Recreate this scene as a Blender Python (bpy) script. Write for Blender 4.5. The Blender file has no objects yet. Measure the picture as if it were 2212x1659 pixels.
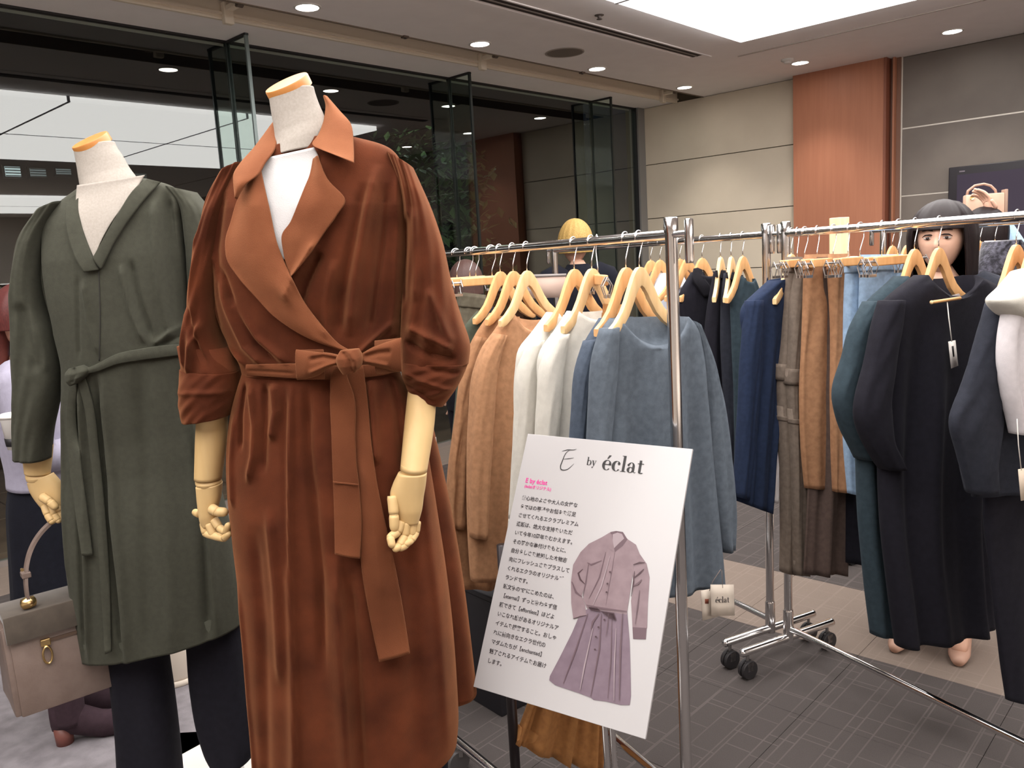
import bpy, bmesh, math, random
import numpy as np
from mathutils import Vector, Matrix
from mathutils.bvhtree import BVHTree

scene = bpy.context.scene
COL = scene.collection
# ------------------------------------------------------------------ camera
F = 1770.0; CX, CY = 1106.0, 829.5; EYE = np.array([0.0, 0.0, 1.5])
M = np.array([[0.9983325326983362, -0.05772481404149598, 0.0],
              [-0.00861845487089565, -0.1490534707140407, 0.9887915781921571],
              [-0.05707780997693961, -0.9871428005673614, -0.14930242763017304]])
cam_d = bpy.data.cameras.new('camera'); cam = bpy.data.objects.new('camera', cam_d); COL.objects.link(cam)
R = Matrix([[M[i][0], -M[i][1], -M[i][2]] for i in range(3)]).to_4x4()
cam.matrix_world = Matrix.Translation(EYE.tolist()) @ R
cam_d.sensor_fit = 'HORIZONTAL'; cam_d.sensor_width = 36.0; cam_d.lens = F * 36.0 / 2212.0
cam_d.clip_start = 0.05; cam_d.clip_end = 200
scene.camera = cam
# ------------------------------------------------------------------ exposure, night sky
vs = scene.view_settings
vs.view_transform = 'Standard'; vs.look = 'None'; vs.gamma = 1.0; vs.exposure = 0.28; vs.use_curve_mapping = False
wd = bpy.data.worlds.new('night_sky'); scene.world = wd; wd.use_nodes = True
wd.node_tree.nodes['Background'].inputs[0].default_value = (0.010, 0.011, 0.016, 1)
wd.node_tree.nodes['Background'].inputs[1].default_value = 0.6
COFFER_POWER = 5.0          # radiance of the luminous ceiling
DOWNLIGHT_POWER = 30.0
SPOT_W = 14.0

# ------------------------------------------------------------------ helpers
def srgb(r, g, b, k=1.0):
    def f(c):
        c /= 255.0
        return c / 12.92 if c <= 0.04045 else ((c + 0.055) / 1.055) ** 2.4
    return (f(r) * k, f(g) * k, f(b) * k)

def ray(x, y): return M @ np.array([x - CX, y - CY, F])
def on_depth(x, y, Y): r = ray(x, y); return EYE + r * (Y / r[1])
def on_z(x, y, z): r = ray(x, y); return EYE + r * ((z - EYE[2]) / r[2])
def on_plane(x, y, p, n):
    r = ray(x, y); return EYE + r * (np.dot(p - EYE, n) / np.dot(r, n))
def proj(P):
    c = (np.asarray(P) - EYE) @ M
    return np.stack([CX + F * c[..., 0] / c[..., 2], CY + F * c[..., 1] / c[..., 2]], -1)

MATS = {}
def new_mat(name):
    m = bpy.data.materials.new(name); m.use_nodes = True
    return m, m.node_tree, m.node_tree.nodes['Principled BSDF']
def simple(name, col, rough=0.5, metal=0.0, spec=0.5, sheen=0.0, emit=None, coat=0.0):
    if name in MATS: return MATS[name]
    m, nt, b = new_mat(name)
    b.inputs['Base Color'].default_value = (*col, 1); b.inputs['Roughness'].default_value = rough
    b.inputs['Metallic'].default_value = metal; b.inputs['Specular IOR Level'].default_value = spec
    b.inputs['Sheen Weight'].default_value = sheen; b.inputs['Coat Weight'].default_value = coat
    if emit:
        b.inputs['Emission Color'].default_value = (*emit[0], 1); b.inputs['Emission Strength'].default_value = emit[1]
    MATS[name] = m; return m
def noisy(name, col, col2, scale=40, rough=0.8, sheen=0.0, bump=0.0, bump_scale=None, stretch=(1, 1, 1), detail=4, spec=0.3, metal=0.0, sheen_tint=None, lo=0.35, hi=0.65):
    if name in MATS: return MATS[name]
    m, nt, b = new_mat(name); N = nt.nodes; L = nt.links
    tc = N.new('ShaderNodeTexCoord'); mp = N.new('ShaderNodeMapping'); mp.inputs['Scale'].default_value = stretch
    L.new(tc.outputs['Object'], mp.inputs[0])
    nz = N.new('ShaderNodeTexNoise'); nz.inputs['Scale'].default_value = scale; nz.inputs['Detail'].default_value = detail
    L.new(mp.outputs[0], nz.inputs['Vector'])
    cr = N.new('ShaderNodeValToRGB'); cr.color_ramp.elements[0].position = lo; cr.color_ramp.elements[1].position = hi
    cr.color_ramp.elements[0].color = (*col, 1); cr.color_ramp.elements[1].color = (*col2, 1)
    L.new(nz.outputs['Fac'], cr.inputs[0]); L.new(cr.outputs[0], b.inputs['Base Color'])
    b.inputs['Roughness'].default_value = rough; b.inputs['Sheen Weight'].default_value = sheen
    b.inputs['Specular IOR Level'].default_value = spec; b.inputs['Metallic'].default_value = metal
    if sheen_tint: b.inputs['Sheen Tint'].default_value = (*sheen_tint, 1)
    if sheen: b.inputs['Sheen Roughness'].default_value = 0.45
    if bump:
        n2 = N.new('ShaderNodeTexNoise'); n2.inputs['Scale'].default_value = bump_scale or scale * 4; n2.inputs['Detail'].default_value = 3
        L.new(mp.outputs[0], n2.inputs['Vector'])
        bp = N.new('ShaderNodeBump'); bp.inputs['Strength'].default_value = bump; bp.inputs['Distance'].default_value = 0.003
        L.new(n2.outputs['Fac'], bp.inputs['Height']); L.new(bp.outputs[0], b.inputs['Normal'])
    MATS[name] = m; return m
def cloth(name, rgb, var=0.12, scale=60, sheen=0.25, bump=0.25, k=1.0, rough=0.9):
    c = srgb(*rgb, k)
    a = tuple(x * (1 - var) for x in c); d = tuple(min(1, x * (1 + var)) for x in c)
    return noisy(name, a, d, scale, rough, sheen, bump, 500, spec=0.15, sheen_tint=tuple(min(1, x * 1.6 + .05) for x in c))

def root_of(o):
    while o.parent: o = o.parent
    return o
def tag(o, label=None, cat=None, group=None, kind=None):
    if label: o['label'] = label
    if cat: o['category'] = cat
    if group: o['group'] = group
    if kind: o['kind'] = kind
    return o
def thing(name, label, cat, loc=(0, 0, 0), rotz=0.0, group=None):
    o = bpy.data.objects.new(name, None); COL.objects.link(o)
    o.empty_display_size = 0.1
    o.location = tuple(float(c) for c in loc); o.rotation_euler = (0, 0, rotz)
    return tag(o, label, cat, group)
def mesh_obj(name, verts, faces, mat, parent=None, smooth=True, world=False, mats=None):
    """one mesh object; world=True: verts are world coordinates and the root above is only translated"""
    V = np.array([tuple(v) for v in verts], float)
    loc = np.zeros(3)
    if parent is not None:
        if world: V = V - np.array(root_of(parent).location)
    elif world:
        loc = np.array([V[:, 0].mean(), V[:, 1].mean(), V[:, 2].min()]); V = V - loc
    me = bpy.data.meshes.new(name)
    me.from_pydata(V.tolist(), [], [tuple(int(i) for i in f) for f in faces]); me.update()
    if smooth: me.polygons.foreach_set('use_smooth', [True] * len(me.polygons))
    bm = bmesh.new(); bm.from_mesh(me); bmesh.ops.recalc_face_normals(bm, faces=bm.faces); bm.to_mesh(me); bm.free()
    if mat is not None: me.materials.append(mat)
    o = bpy.data.objects.new(name, me); COL.objects.link(o)
    o.location = loc.tolist()
    if parent is not None: o.parent = parent
    return o
class MB:
    """collects simple shapes for ONE mesh"""
    def __init__(s): s.v = []; s.f = []
    def add(s, v, f):
        k = len(s.v); s.v += [tuple(p) for p in v]; s.f += [tuple(i + k for i in q) for q in f]; return s
    def box(s, x0, x1, y0, y1, z0, z1, bev=0.0, mat=None):
        if bev > 0:
            bm = bmesh.new(); bmesh.ops.create_cube(bm, size=1)
            for v in bm.verts: v.co = ((x0 + x1) / 2 + v.co.x * (x1 - x0), (y0 + y1) / 2 + v.co.y * (y1 - y0), (z0 + z1) / 2 + v.co.z * (z1 - z0))
            bmesh.ops.bevel(bm, geom=bm.edges[:], offset=bev, segments=2, affect='EDGES', profile=0.5)
            bm.verts.index_update()
            v = [p.co.copy() for p in bm.verts]; f = [[q.index for q in g.verts] for g in bm.faces]; bm.free()
        else:
            v = [(x, y, z) for x in (x0, x1) for y in (y0, y1) for z in (z0, z1)]
            f = [(0, 1, 3, 2), (4, 6, 7, 5), (0, 4, 5, 1), (2, 3, 7, 6), (0, 2, 6, 4), (1, 5, 7, 3)]
        if mat is not None: v = [mat @ Vector(p) for p in v]
        return s.add(v, f)
    def tube(s, pts, rad, n=12, cap=True):
        P = [Vector([float(c) for c in p]) for p in pts]; m = len(P)
        rad = rad if hasattr(rad, '__len__') else [rad] * m
        T = [(P[min(i + 1, m - 1)] - P[max(i - 1, 0)]).normalized() for i in range(m)]
        u = T[0].orthogonal().normalized(); v = []
        for i in range(m):
            u = (u - T[i] * u.dot(T[i])); u = u.normalized() if u.length > 1e-6 else T[i].orthogonal().normalized()
            w = T[i].cross(u)
            for k in range(n):
                a = 2 * math.pi * k / n; v.append(P[i] + (u * math.cos(a) + w * math.sin(a)) * rad[i])
        f = [(i * n + k, i * n + (k + 1) % n, (i + 1) * n + (k + 1) % n, (i + 1) * n + k) for i in range(m - 1) for k in range(n)]
        if cap:
            f.append(tuple(range(n - 1, -1, -1))); f.append(tuple((m - 1) * n + k for k in range(n)))
        return s.add(v, f)
    def lathe(s, prof, n=24, origin=(0, 0, 0), axis=None):
        q = Vector((0, 0, 1)).rotation_difference(Vector(axis)).to_matrix() if axis is not None else Matrix.Identity(3)
        v = []
        for r, z in prof:
            for k in range(n):
                a = 2 * math.pi * k / n
                v.append(Vector(origin) + q @ Vector((r * math.cos(a), r * math.sin(a), z)))
        f = [(i * n + k, i * n + (k + 1) % n, (i + 1) * n + (k + 1) % n, (i + 1) * n + k) for i in range(len(prof) - 1) for k in range(n)]
        f.append(tuple(range(n - 1, -1, -1))); f.append(tuple((len(prof) - 1) * n + k for k in range(n)))
        return s.add(v, f)
    def ball(s, c, r, n=12, m=8, scale=(1, 1, 1)):
        prof = [(max(1e-4, math.sin(math.pi * i / m)), -math.cos(math.pi * i / m)) for i in range(m + 1)]
        v = []
        for pr, pz in prof:
            for k in range(n):
                a = 2 * math.pi * k / n; v.append((c[0] + r * scale[0] * pr * math.cos(a), c[1] + r * scale[1] * pr * math.sin(a), c[2] + r * scale[2] * pz))
        f = [(i * n + k, i * n + (k + 1) % n, (i + 1) * n + (k + 1) % n, (i + 1) * n + k) for i in range(m) for k in range(n)]
        return s.add(v, f)
    def prism(s, poly, y0, y1):
        """polygon in x,z extruded along y"""
        n = len(poly)
        v = [(x, y0, z) for x, z in poly] + [(x, y1, z) for x, z in poly]
        f = [tuple(range(n)), tuple(range(2 * n - 1, n - 1, -1))] + [(i, (i + 1) % n, n + (i + 1) % n, n + i) for i in range(n)]
        return s.add(v, f)
    def build(s, name, mat, parent=None, smooth=False, world=False):
        return mesh_obj(name, s.v, s.f, mat, parent, smooth, world)
def smooth_by_angle(o, deg=35):
    me = o.data; me.polygons.foreach_set('use_smooth', [True] * len(me.polygons))
    bm = bmesh.new(); bm.from_mesh(me)
    for e in bm.edges:
        if len(e.link_faces) == 2 and e.calc_face_angle(0) > math.radians(deg): e.smooth = False
    bm.to_mesh(me); bm.free(); return o
def dup(root, loc=None, rotz=None, label=None, group=None):
    r = root.copy(); COL.objects.link(r)
    if loc is not None: r.location = tuple(float(c) for c in loc)
    if rotz is not None: r.rotation_euler = (0, 0, rotz)
    if label: r['label'] = label
    if group: r['group'] = group
    for ch in list(root.children):
        c = ch.copy(); COL.objects.link(c); c.parent = r
        for g in list(ch.children):
            d = g.copy(); COL.objects.link(d); d.parent = c
    return r

# --- interpolation, folds, cloth shapes
def hermite(A, t, q):
    A = np.asarray(A, float); A = A.reshape(len(A), -1); k = len(A)
    if k == 1: return np.repeat(A, len(q), 0)
    d = np.zeros_like(A); s = np.diff(A, axis=0) / np.diff(t)[:, None]
    d[0] = s[0]; d[-1] = s[-1]
    for i in range(1, k - 1):
        h0, h1 = t[i] - t[i - 1], t[i + 1] - t[i]; d[i] = (s[i - 1] * h1 + s[i] * h0) / (h0 + h1)
    i = np.clip(np.searchsorted(t, q, side='right') - 1, 0, k - 2)
    h = (t[i + 1] - t[i]); x = ((q - t[i]) / h)[:, None]; h = h[:, None]
    return (2 * x**3 - 3 * x**2 + 1) * A[i] + (x**3 - 2 * x**2 + x) * h * d[i] + (-2 * x**3 + 3 * x**2) * A[i + 1] + (x**3 - x**2) * h * d[i + 1]
def fold_field(px, folds):
    """px (...,2) places on the garment; folds (polyline, amplitude m, width, kind)"""
    out = np.zeros(px.shape[:-1])
    for poly, amp, w, kind in folds:
        best = np.full(out.shape, 1e9); sg = np.zeros(out.shape); par = np.zeros(out.shape)
        P = np.array(poly, float); seg = np.linalg.norm(np.diff(P, axis=0), axis=1); tot = seg.sum(); acc = 0
        for i in range(len(P) - 1):
            a, b = P[i], P[i + 1]; d = b - a; L2 = d @ d
            t = np.clip(((px - a) @ d) / L2, 0, 1); c = a + t[..., None] * d; v = px - c
            dist = np.hypot(v[..., 0], v[..., 1]); m = dist < best
            best = np.where(m, dist, best); sg = np.where(m, np.sign(d[0] * v[..., 1] - d[1] * v[..., 0]), sg)
            par = np.where(m, (acc + t * seg[i]) / tot, par); acc += seg[i]
        fade = np.clip(par / 0.12, 0, 1) * np.clip((1 - par) / 0.12, 0, 1)
        if kind == 'r': g = np.exp(-(best / w) ** 2)                                  # rounded ridge / groove
        elif kind == 'a': s = best * sg; g = np.where(s > 0, np.exp(-(s / (w * 0.45)) ** 2), np.exp(-(s / (w * 2.0)) ** 2))   # sharp on its left side
        elif kind == 'b': s = -best * sg; g = np.where(s > 0, np.exp(-(s / (w * 0.45)) ** 2), np.exp(-(s / (w * 2.0)) ** 2))
        out += amp * fade * g
    return out
def plane_of(p, n): return (np.array(p, float), np.array(n, float) / np.linalg.norm(n))
def slab_geo(rows, plane, thick, nu=48, nv=48, folds=(), drape=None, wr=0.0, seed=0, e=(0.85, 0.75), neck=None, open_top=False, open_bot=True, cd=0.0, back=1.0):
    """closed cloth volume lofted between a left and a right outline that lie on a plane of the scene"""
    rows = np.array(rows, float); p0, n = plane
    L = np.array([on_plane(a, b, p0, n) for a, b in rows[:, :2]]); Rr = np.array([on_plane(a, b, p0, n) for a, b in rows[:, 2:4]])
    mid = (L + Rr) / 2; t = np.concatenate([[0], np.cumsum(np.linalg.norm(np.diff(mid, axis=0), axis=1) + 1e-6)]); t /= t[-1]
    q = np.linspace(0, 1, nv)
    L = hermite(L, t, q); Rr = hermite(Rr, t, q); mid = (L + Rr) / 2; half = (Rr - L) / 2
    def prof(x):
        x = np.atleast_1d(np.array(x, float)); return np.interp(q, np.linspace(0, 1, len(x)), x)
    th = prof(thick); cdp = prof(cd)
    th_a = 2 * np.pi * np.arange(nu) / nu; c, s = np.cos(th_a), np.sin(th_a)
    bx = np.sign(c) * np.abs(c) ** e[0]; by = np.sign(s) * np.abs(s) ** e[1]
    flat = mid[:, None] + half[:, None] * bx[None, :, None]
    px = proj(flat)
    fs = np.clip(s * 1.6, 0, 1)[None, :]; bs = np.clip(-s * 1.6, 0, 1)[None, :]
    disp = np.zeros((nv, nu))
    if folds: disp += fold_field(px, folds) * fs
    rnd = random.Random(seed)
    if drape:
        nf, amp = drape[:2]; ph = rnd.uniform(0, 6); p2 = rnd.uniform(0, 6)
        u = bx[None, :]; v = q[:, None]
        wv = np.sin(np.pi * nf * (u + 0.10 * np.sin(2.1 * u + p2) + 0.04 * np.sin(3 * v + p2)) + ph) + 0.5 * np.sin(np.pi * nf * 1.9 * u + p2 + 1.2 * v)
        env = np.clip(v / (drape[2] if len(drape) > 2 else 0.5), 0, 1) ** 1.3
        disp += amp * env * wv * (fs + bs)
    if wr:
        u = bx[None, :]; v = q[:, None]
        for k in range(5):
            a, b2, ph = rnd.uniform(1, 5), rnd.uniform(2, 9), rnd.uniform(0, 6)
            disp += wr / 2.2 * np.sin(a * u * 3 + b2 * v * 3 + ph) * (fs + bs)
    sgn = np.where(s >= 0, 1.0, -back)[None, :]
    P = flat + n[None, None, :] * (cdp[:, None] + th[:, None] * np.abs(by)[None, :] * sgn + disp * np.where(s >= 0, 1.0, -1.0)[None, :])[..., None]
    if neck:
        xa, xb, df, db = neck[:4]; vr = neck[4] if len(neck) > 4 else 0.3
        w = np.clip(1 - ((px[..., 0] - (xa + xb) / 2) / ((xb - xa) / 2)) ** 2, 0, 1) ** 0.8 * np.clip(1 - q[:, None] / vr, 0, 1) ** 1.5
        dep = np.where(s >= 0, df, db)[None, :] * w * (np.linalg.norm(mid - EYE, axis=1) / F)[:, None]
        P[..., 2] -= dep
    V = P.reshape(-1, 3); fcs = [(i * nu + k, i * nu + (k + 1) % nu, (i + 1) * nu + (k + 1) % nu, (i + 1) * nu + k) for i in range(nv - 1) for k in range(nu)]
    V = [V]; cnt = nv * nu
    def cap(i, hollow, direction):
        nonlocal cnt
        ring = P[i]; idx = [i * nu + k for k in range(nu)]; cen = ring.mean(0)
        if hollow:
            din = (P[min(i + 4, nv - 1)].mean(0) - P[max(i - 4, 0)].mean(0)); din /= (np.linalg.norm(din) + 1e-9); din *= direction
            tt = max(th[i], 0.004)
            for sc, dep in ((max(0.5, 1 - 0.006 / tt), 0.0), (max(0.4, 1 - 0.008 / tt), 0.05)):
                nr = ring + (cen - ring) * 0.0
                off = ring - flat[i]; inr = mid[i] + (flat[i] - mid[i]) * 0.985 + off * sc + din * dep
                V.append(inr); ni = [cnt + k for k in range(nu)]
                fcs.extend((idx[k], idx[(k + 1) % nu], ni[(k + 1) % nu], ni[k]) for k in range(nu)); idx = ni; cnt += nu
        h = nu // 2
        for k in range(h):          # close as a strip between front and back
            a, b2 = idx[k], idx[k + 1] if k + 1 <= h else idx[h]
            c2, d2 = idx[(nu - k) % nu], idx[nu - k - 1]
            if k == 0: fcs.append((a, b2, d2))
            elif k + 1 == h: fcs.append((a, b2, c2)) if d2 == b2 else fcs.append((a, b2, d2, c2))
            else: fcs.append((a, b2, d2, c2))
    cap(0, open_top, 1); cap(nv - 1, open_bot, -1)
    return np.concatenate(V), fcs
def slab(name, rows, plane, thick, mat, parent=None, **kw):
    v, f = slab_geo(rows, plane, thick, **kw)
    return mesh_obj(name, v, f, mat, parent, True, True)
def bvh_of(*geos):
    V = []; Fc = []; k = 0
    for v, f in geos:
        V += [tuple(p) for p in v]; Fc += [tuple(int(i) + k for i in q) for q in f]; k += len(v)
    return BVHTree.FromPolygons(V, Fc)
def sheet(name, rows, mat, parent=None, bvh=None, plane=None, lift=0.008, thick=0.004, nu=24, nv=40, bulge=0.0, folds=(), smooth_it=6, wr=0.0, seed=0):
    """thin cloth; rows of (xl,yl,xr,yr[,offset left,offset right]); lies on bvh (lifted) or stands at its own offsets before plane"""
    rows = np.array(rows, float); p0, n = plane
    t = np.concatenate([[0], np.cumsum(np.linalg.norm(np.diff((rows[:, :2] + rows[:, 2:4]) / 2, axis=0), axis=1) + 1e-6)]); t /= t[-1]
    q = np.linspace(0, 1, nv); Rw = hermite(rows, t, q); u = np.linspace(0, 1, nu)
    px = Rw[:, None, 0:2] * (1 - u)[None, :, None] + Rw[:, None, 2:4] * u[None, :, None]
    off = np.zeros((nv, nu)); P0 = np.zeros((nv, nu, 3))
    for i in range(nv):
        for j in range(nu):
            P0[i, j] = on_plane(px[i, j, 0], px[i, j, 1], p0, n)
    if bvh is not None:
        r = P0 - EYE; dd = np.linalg.norm(r, axis=2); r = r / dd[..., None]; dep = np.full((nv, nu), np.nan)
        for i in range(nv):
            for j in range(nu):
                h = bvh.ray_cast(Vector(EYE), Vector(r[i, j]))
                if h[0] is not None: dep[i, j] = h[3]
        good = dep[~np.isnan(dep)]; med = np.median(good) if len(good) else dd.mean()
        for i in range(nv):
            row = dep[i]; g = ~np.isnan(row)
            if g.any(): dep[i] = np.interp(np.arange(nu), np.arange(nu)[g], row[g])
        colm = np.array([np.nan if np.isnan(dep[i]).any() else dep[i].mean() for i in range(nv)])
        for i in range(nv):
            if np.isnan(dep[i]).any():
                g = np.where(~np.isnan(colm))[0]; dep[i] = dep[g[np.argmin(abs(g - i))]] if len(g) else med
        d0 = dep.copy()
        for _ in range(smooth_it):
            pd = np.pad(dep, 1, mode='edge'); dep = 0.25 * (pd[:-2, 1:-1] + pd[2:, 1:-1] + pd[1:-1, :-2] + pd[1:-1, 2:])
            dep = np.minimum(dep, d0 + 0.002)
        lf = lift(u[None, :], q[:, None]) if callable(lift) else np.full((nv, nu), lift)
        if Rw.shape[1] >= 6: lf = lf + Rw[:, 4:5] * (1 - u)[None, :] + Rw[:, 5:6] * u[None, :]
        P = EYE + r * (dep - lf)[..., None]
        P = P
    else:
        o2 = Rw[:, 4:5] * (1 - u)[None, :] + Rw[:, 5:6] * u[None, :]
        sc = 1 - o2 / np.linalg.norm(P0 - EYE, axis=2)          # keeps to its line of sight while standing forward
        P = EYE + (P0 - EYE) * sc[..., None]
    dsp = bulge * np.sin(np.pi * u)[None, :] * np.ones((nv, 1))
    if folds: dsp = dsp + fold_field(px, folds)
    if wr:
        rnd = random.Random(seed)
        for k in range(4): dsp = dsp + wr / 2 * np.sin(rnd.uniform(2, 7) * u[None, :] + rnd.uniform(3, 12) * q[:, None] + rnd.uniform(0, 6))
    P = P + n[None, None] * dsp[..., None]
    bk = P - n[None, None] * thick
    V = np.concatenate([P.reshape(-1, 3), bk.reshape(-1, 3)]); K = nv * nu; fc = []
    for i in range(nv - 1):
        for j in range(nu - 1):
            a, b, c, d = i * nu + j, i * nu + j + 1, (i + 1) * nu + j + 1, (i + 1) * nu + j
            fc.append((a, b, c, d)); fc.append((K + d, K + c, K + b, K + a))
    for i in range(nv - 1):
        for j in (0, nu - 1):
            a, d = i * nu + j, (i + 1) * nu + j; fc.append((a, d, K + d, K + a))
    for j in range(nu - 1):
        for i in (0, nv - 1):
            a, b = i * nu + j, i * nu + j + 1; fc.append((a, b, K + b, K + a))
    return mesh_obj(name, V, fc, mat, parent, True, True)

# ------------------------------------------------------------------ the room: u runs along the glass to the far wall, v towards the glass
ANG = math.radians(46.61045)
UV = np.array([[math.cos(ANG), math.sin(ANG), 0], [-math.sin(ANG), math.cos(ANG), 0]])
def room(o): o.rotation_euler = (0, 0, ANG); return o
def w_uv(u, v, z=0.0): return np.array([u * UV[0][0] + v * UV[1][0], u * UV[0][1] + v * UV[1][1], z])
def struct(o): o['kind'] = 'structure'; return o
CEIL = 2.99; UF = 7.55; VG = 5.05
plaster = noisy('ceiling_paint', srgb(246, 241, 240), srgb(249, 244, 243), 6, 0.9)
pocket_m = simple('pocket_paint', srgb(226, 214, 196), 0.8)
wallp = noisy('panel_laminate', srgb(212, 200, 181), srgb(218, 206, 187), 3, 0.55, spec=0.3)
darkp = noisy('dark_panel_laminate', srgb(112, 104, 98), srgb(120, 112, 105), 3, 0.5, spec=0.3)
joint_m = simple('joint_backing', srgb(90, 80, 66), 0.9)  # dark backing that shows in the gaps between wall panels
alu = simple('aluminium_joint', srgb(205, 198, 188), 0.45, 0.4)
woodp = noisy('pillar_wood', srgb(172, 114, 88), srgb(178, 120, 93), 5, 0.5, stretch=(6, 6, 0.4), spec=0.35)
woodd = simple('pillar_wood_dark', srgb(132, 78, 58), 0.5)
white_paint = simple('white_paint', srgb(225, 222, 218), 0.6)
black_m = simple('black_metal', srgb(30, 28, 30), 0.5)
chrome = simple('chrome', (0.78, 0.77, 0.77), 0.13, 1.0)
chrome_dk = simple('dull_steel', (0.5, 0.49, 0.49), 0.3, 1.0)

# carpet
def carpet_mat(name, a, b, line):
    m, nt, bs = new_mat(name); N = nt.nodes; L = nt.links
    geo = N.new('ShaderNodeNewGeometry'); mp = N.new('ShaderNodeMapping'); mp.inputs['Rotation'].default_value = (0, 0, -ANG)
    L.new(geo.outputs['Position'], mp.inputs[0])
    def brick(w, h, off, mort):
        k = N.new('ShaderNodeTexBrick'); k.inputs['Scale'].default_value = 1; k.inputs['Brick Width'].default_value = w; k.inputs['Row Height'].default_value = h
        k.inputs['Mortar Size'].default_value = mort; k.inputs['Mortar Smooth'].default_value = 0.4; k.offset = off; k.squash = 0.7; k.squash_frequency = 3
        k.inputs['Color1'].default_value = (1, 1, 1, 1); k.inputs['Color2'].default_value = (.8, .8, .8, 1); k.inputs['Mortar'].default_value = (0, 0, 0, 1)
        L.new(mp.outputs[0], k.inputs[0]); return k
    k1 = brick(0.19, 0.083, 0.37, 0.003); k2 = brick(0.31, 0.147, 0.62, 0.003)
    mx = N.new('ShaderNodeMath'); mx.operation = 'MAXIMUM'; L.new(k1.outputs['Fac'], mx.inputs[0]); L.new(k2.outputs['Fac'], mx.inputs[1])
    nz = N.new('ShaderNodeTexNoise'); nz.inputs['Scale'].default_value = 350; L.new(geo.outputs['Position'], nz.inputs['Vector'])
    n2 = N.new('ShaderNodeTexNoise'); n2.inputs['Scale'].default_value = 4; L.new(geo.outputs['Position'], n2.inputs['Vector'])
    ml = N.new('ShaderNodeMath'); ml.operation = 'MULTIPLY'; L.new(mx.outputs[0], ml.inputs[0]); L.new(n2.outputs['Fac'], ml.inputs[1])
    c1 = N.new('ShaderNodeMix'); c1.data_type = 'RGBA'; c1.inputs[6].default_value = (*a, 1); c1.inputs[7].default_value = (*b, 1); L.new(nz.outputs['Fac'], c1.inputs[0])
    c2 = N.new('ShaderNodeMix'); c2.data_type = 'RGBA'; c2.inputs[7].default_value = (*line, 1); L.new(ml.outputs[0], c2.inputs[0]); L.new(c1.outputs[2], c2.inputs[6])
    L.new(c2.outputs[2], bs.inputs['Base Color']); bs.inputs['Roughness'].default_value = 0.95; bs.inputs['Specular IOR Level'].default_value = 0.1
    bp = N.new('ShaderNodeBump'); bp.inputs['Strength'].default_value = 0.5; bp.inputs['Distance'].default_value = 0.003
    L.new(nz.outputs['Fac'], bp.inputs['Height']); L.new(bp.outputs[0], bs.inputs['Normal'])
    return m
carpet_g = carpet_mat('grey_carpet', srgb(72, 67, 65), srgb(87, 81, 79), srgb(104, 97, 94))
carpet_b = carpet_mat('beige_carpet', srgb(122, 109, 100), srgb(133, 120, 110), srgb(140, 127, 117))
fl = struct(room(MB().box(-4.5, UF + .1, -9.5, VG + .02, -0.2, -0.007).build('floor', carpet_g)))
MB().box(-4.5, UF, -9.5, -4.2, -0.007, 0).build('bounce_field', simple('bounce_carpet', srgb(190, 178, 166), .95), fl)  # unseen floor, made pale to bounce light up to the ceiling
MB().box(-4.5, -2.2, -4.2, VG - .1, -0.007, 0).build('bounce_field', MATS['bounce_carpet'], fl)
def in_view(u, v):
    for du in (-.3, 0, .3):
        for dv in (-.3, 0, .3):
            P = w_uv(u + du, v + dv)
            if P[1] > 0.8:
                x, y = proj(P)
                if -60 < x < 2272 and y < 1720: return True
    return False
tile_me = {}
def carpet_tile(u, v, su, sv, mat):
    key = (round(su, 3), round(sv, 3), mat.name)
    if key not in tile_me:
        o = MB().box(-su / 2 + .0006, su / 2 - .0006, -sv / 2 + .0006, sv / 2 - .0006, -0.006, 0, 0.0012).build('carpet_tile', mat, fl); tile_me[key] = o.data
    else:
        o = bpy.data.objects.new('carpet_tile', tile_me[key]); COL.objects.link(o); o.parent = fl
    o.location = (u, v, 0)
rowsU = [(-0.13 + .5 * i, .5, 'g') for i in range(6)] + [(2.87, .58, 'b')] + [(3.45 + .5 * i, .5, 'g') for i in range(8)]
vs_rows = [(4.55, .5)] + [(4.05 - .5 * i, .5) for i in range(14)]
for u0, su, k in rowsU:
    for v0, sv in vs_rows:
        if in_view(u0 + su / 2, v0 + sv / 2):
            carpet_tile(u0 + su / 2, v0 + sv / 2, su, sv, carpet_b if (k == 'b' or v0 > 4.5) else carpet_g)

# ceiling with two luminous coffers and the blind pocket along the glass
c = MB()
T = 0.18
U0 = -2.3  # unseen end; light boxes lengthened this way to brighten forward-facing surfaces
CO = [(U0, 5.70, -0.5, 2.945), (U0, 5.70, -8.0, -4.9)]      # glowing panels hang 4 cm below the ceiling, dropped so their edges light it
c.box(-4.5, UF + .1, 2.945, 4.305, CEIL, CEIL + T)
c.box(5.70, UF + .1, -9.5, 2.945, CEIL, CEIL + T); c.box(-4.5, U0, -9.5, 2.945, CEIL, CEIL + T)
c.box(U0, 5.70, -4.9, -0.5, CEIL, CEIL + T); c.box(U0, 5.70, -9.5, -8.0, CEIL, CEIL + T)
c.box(-4.5, UF + .1, 4.62, VG + .12, CEIL, CEIL + T + .1)
c.box(-4.5, UF + .1, 4.305, 4.62, CEIL + .17, CEIL + T + .1)
ceil = struct(room(c.build('ceiling', plaster)))
room(struct(MB().box(-4.5, UF, 4.600, 4.622, CEIL - .012, CEIL + .17).box(-4.5, UF, 4.585, 4.60, CEIL + .012, CEIL + .028).build('trim_1', pocket_m)))
room(struct(MB().box(-4.5, UF, 4.298, 4.312, CEIL - .006, CEIL + .16).build('trim_2', simple('pocket_edge', srgb(120, 106, 92), 0.7))))
room(struct(MB().box(6.243, 6.257, -3, 3.25, CEIL - .007, CEIL).build('trim_3', simple('ceiling_reveal', srgb(176, 166, 158), 0.9))))
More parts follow.
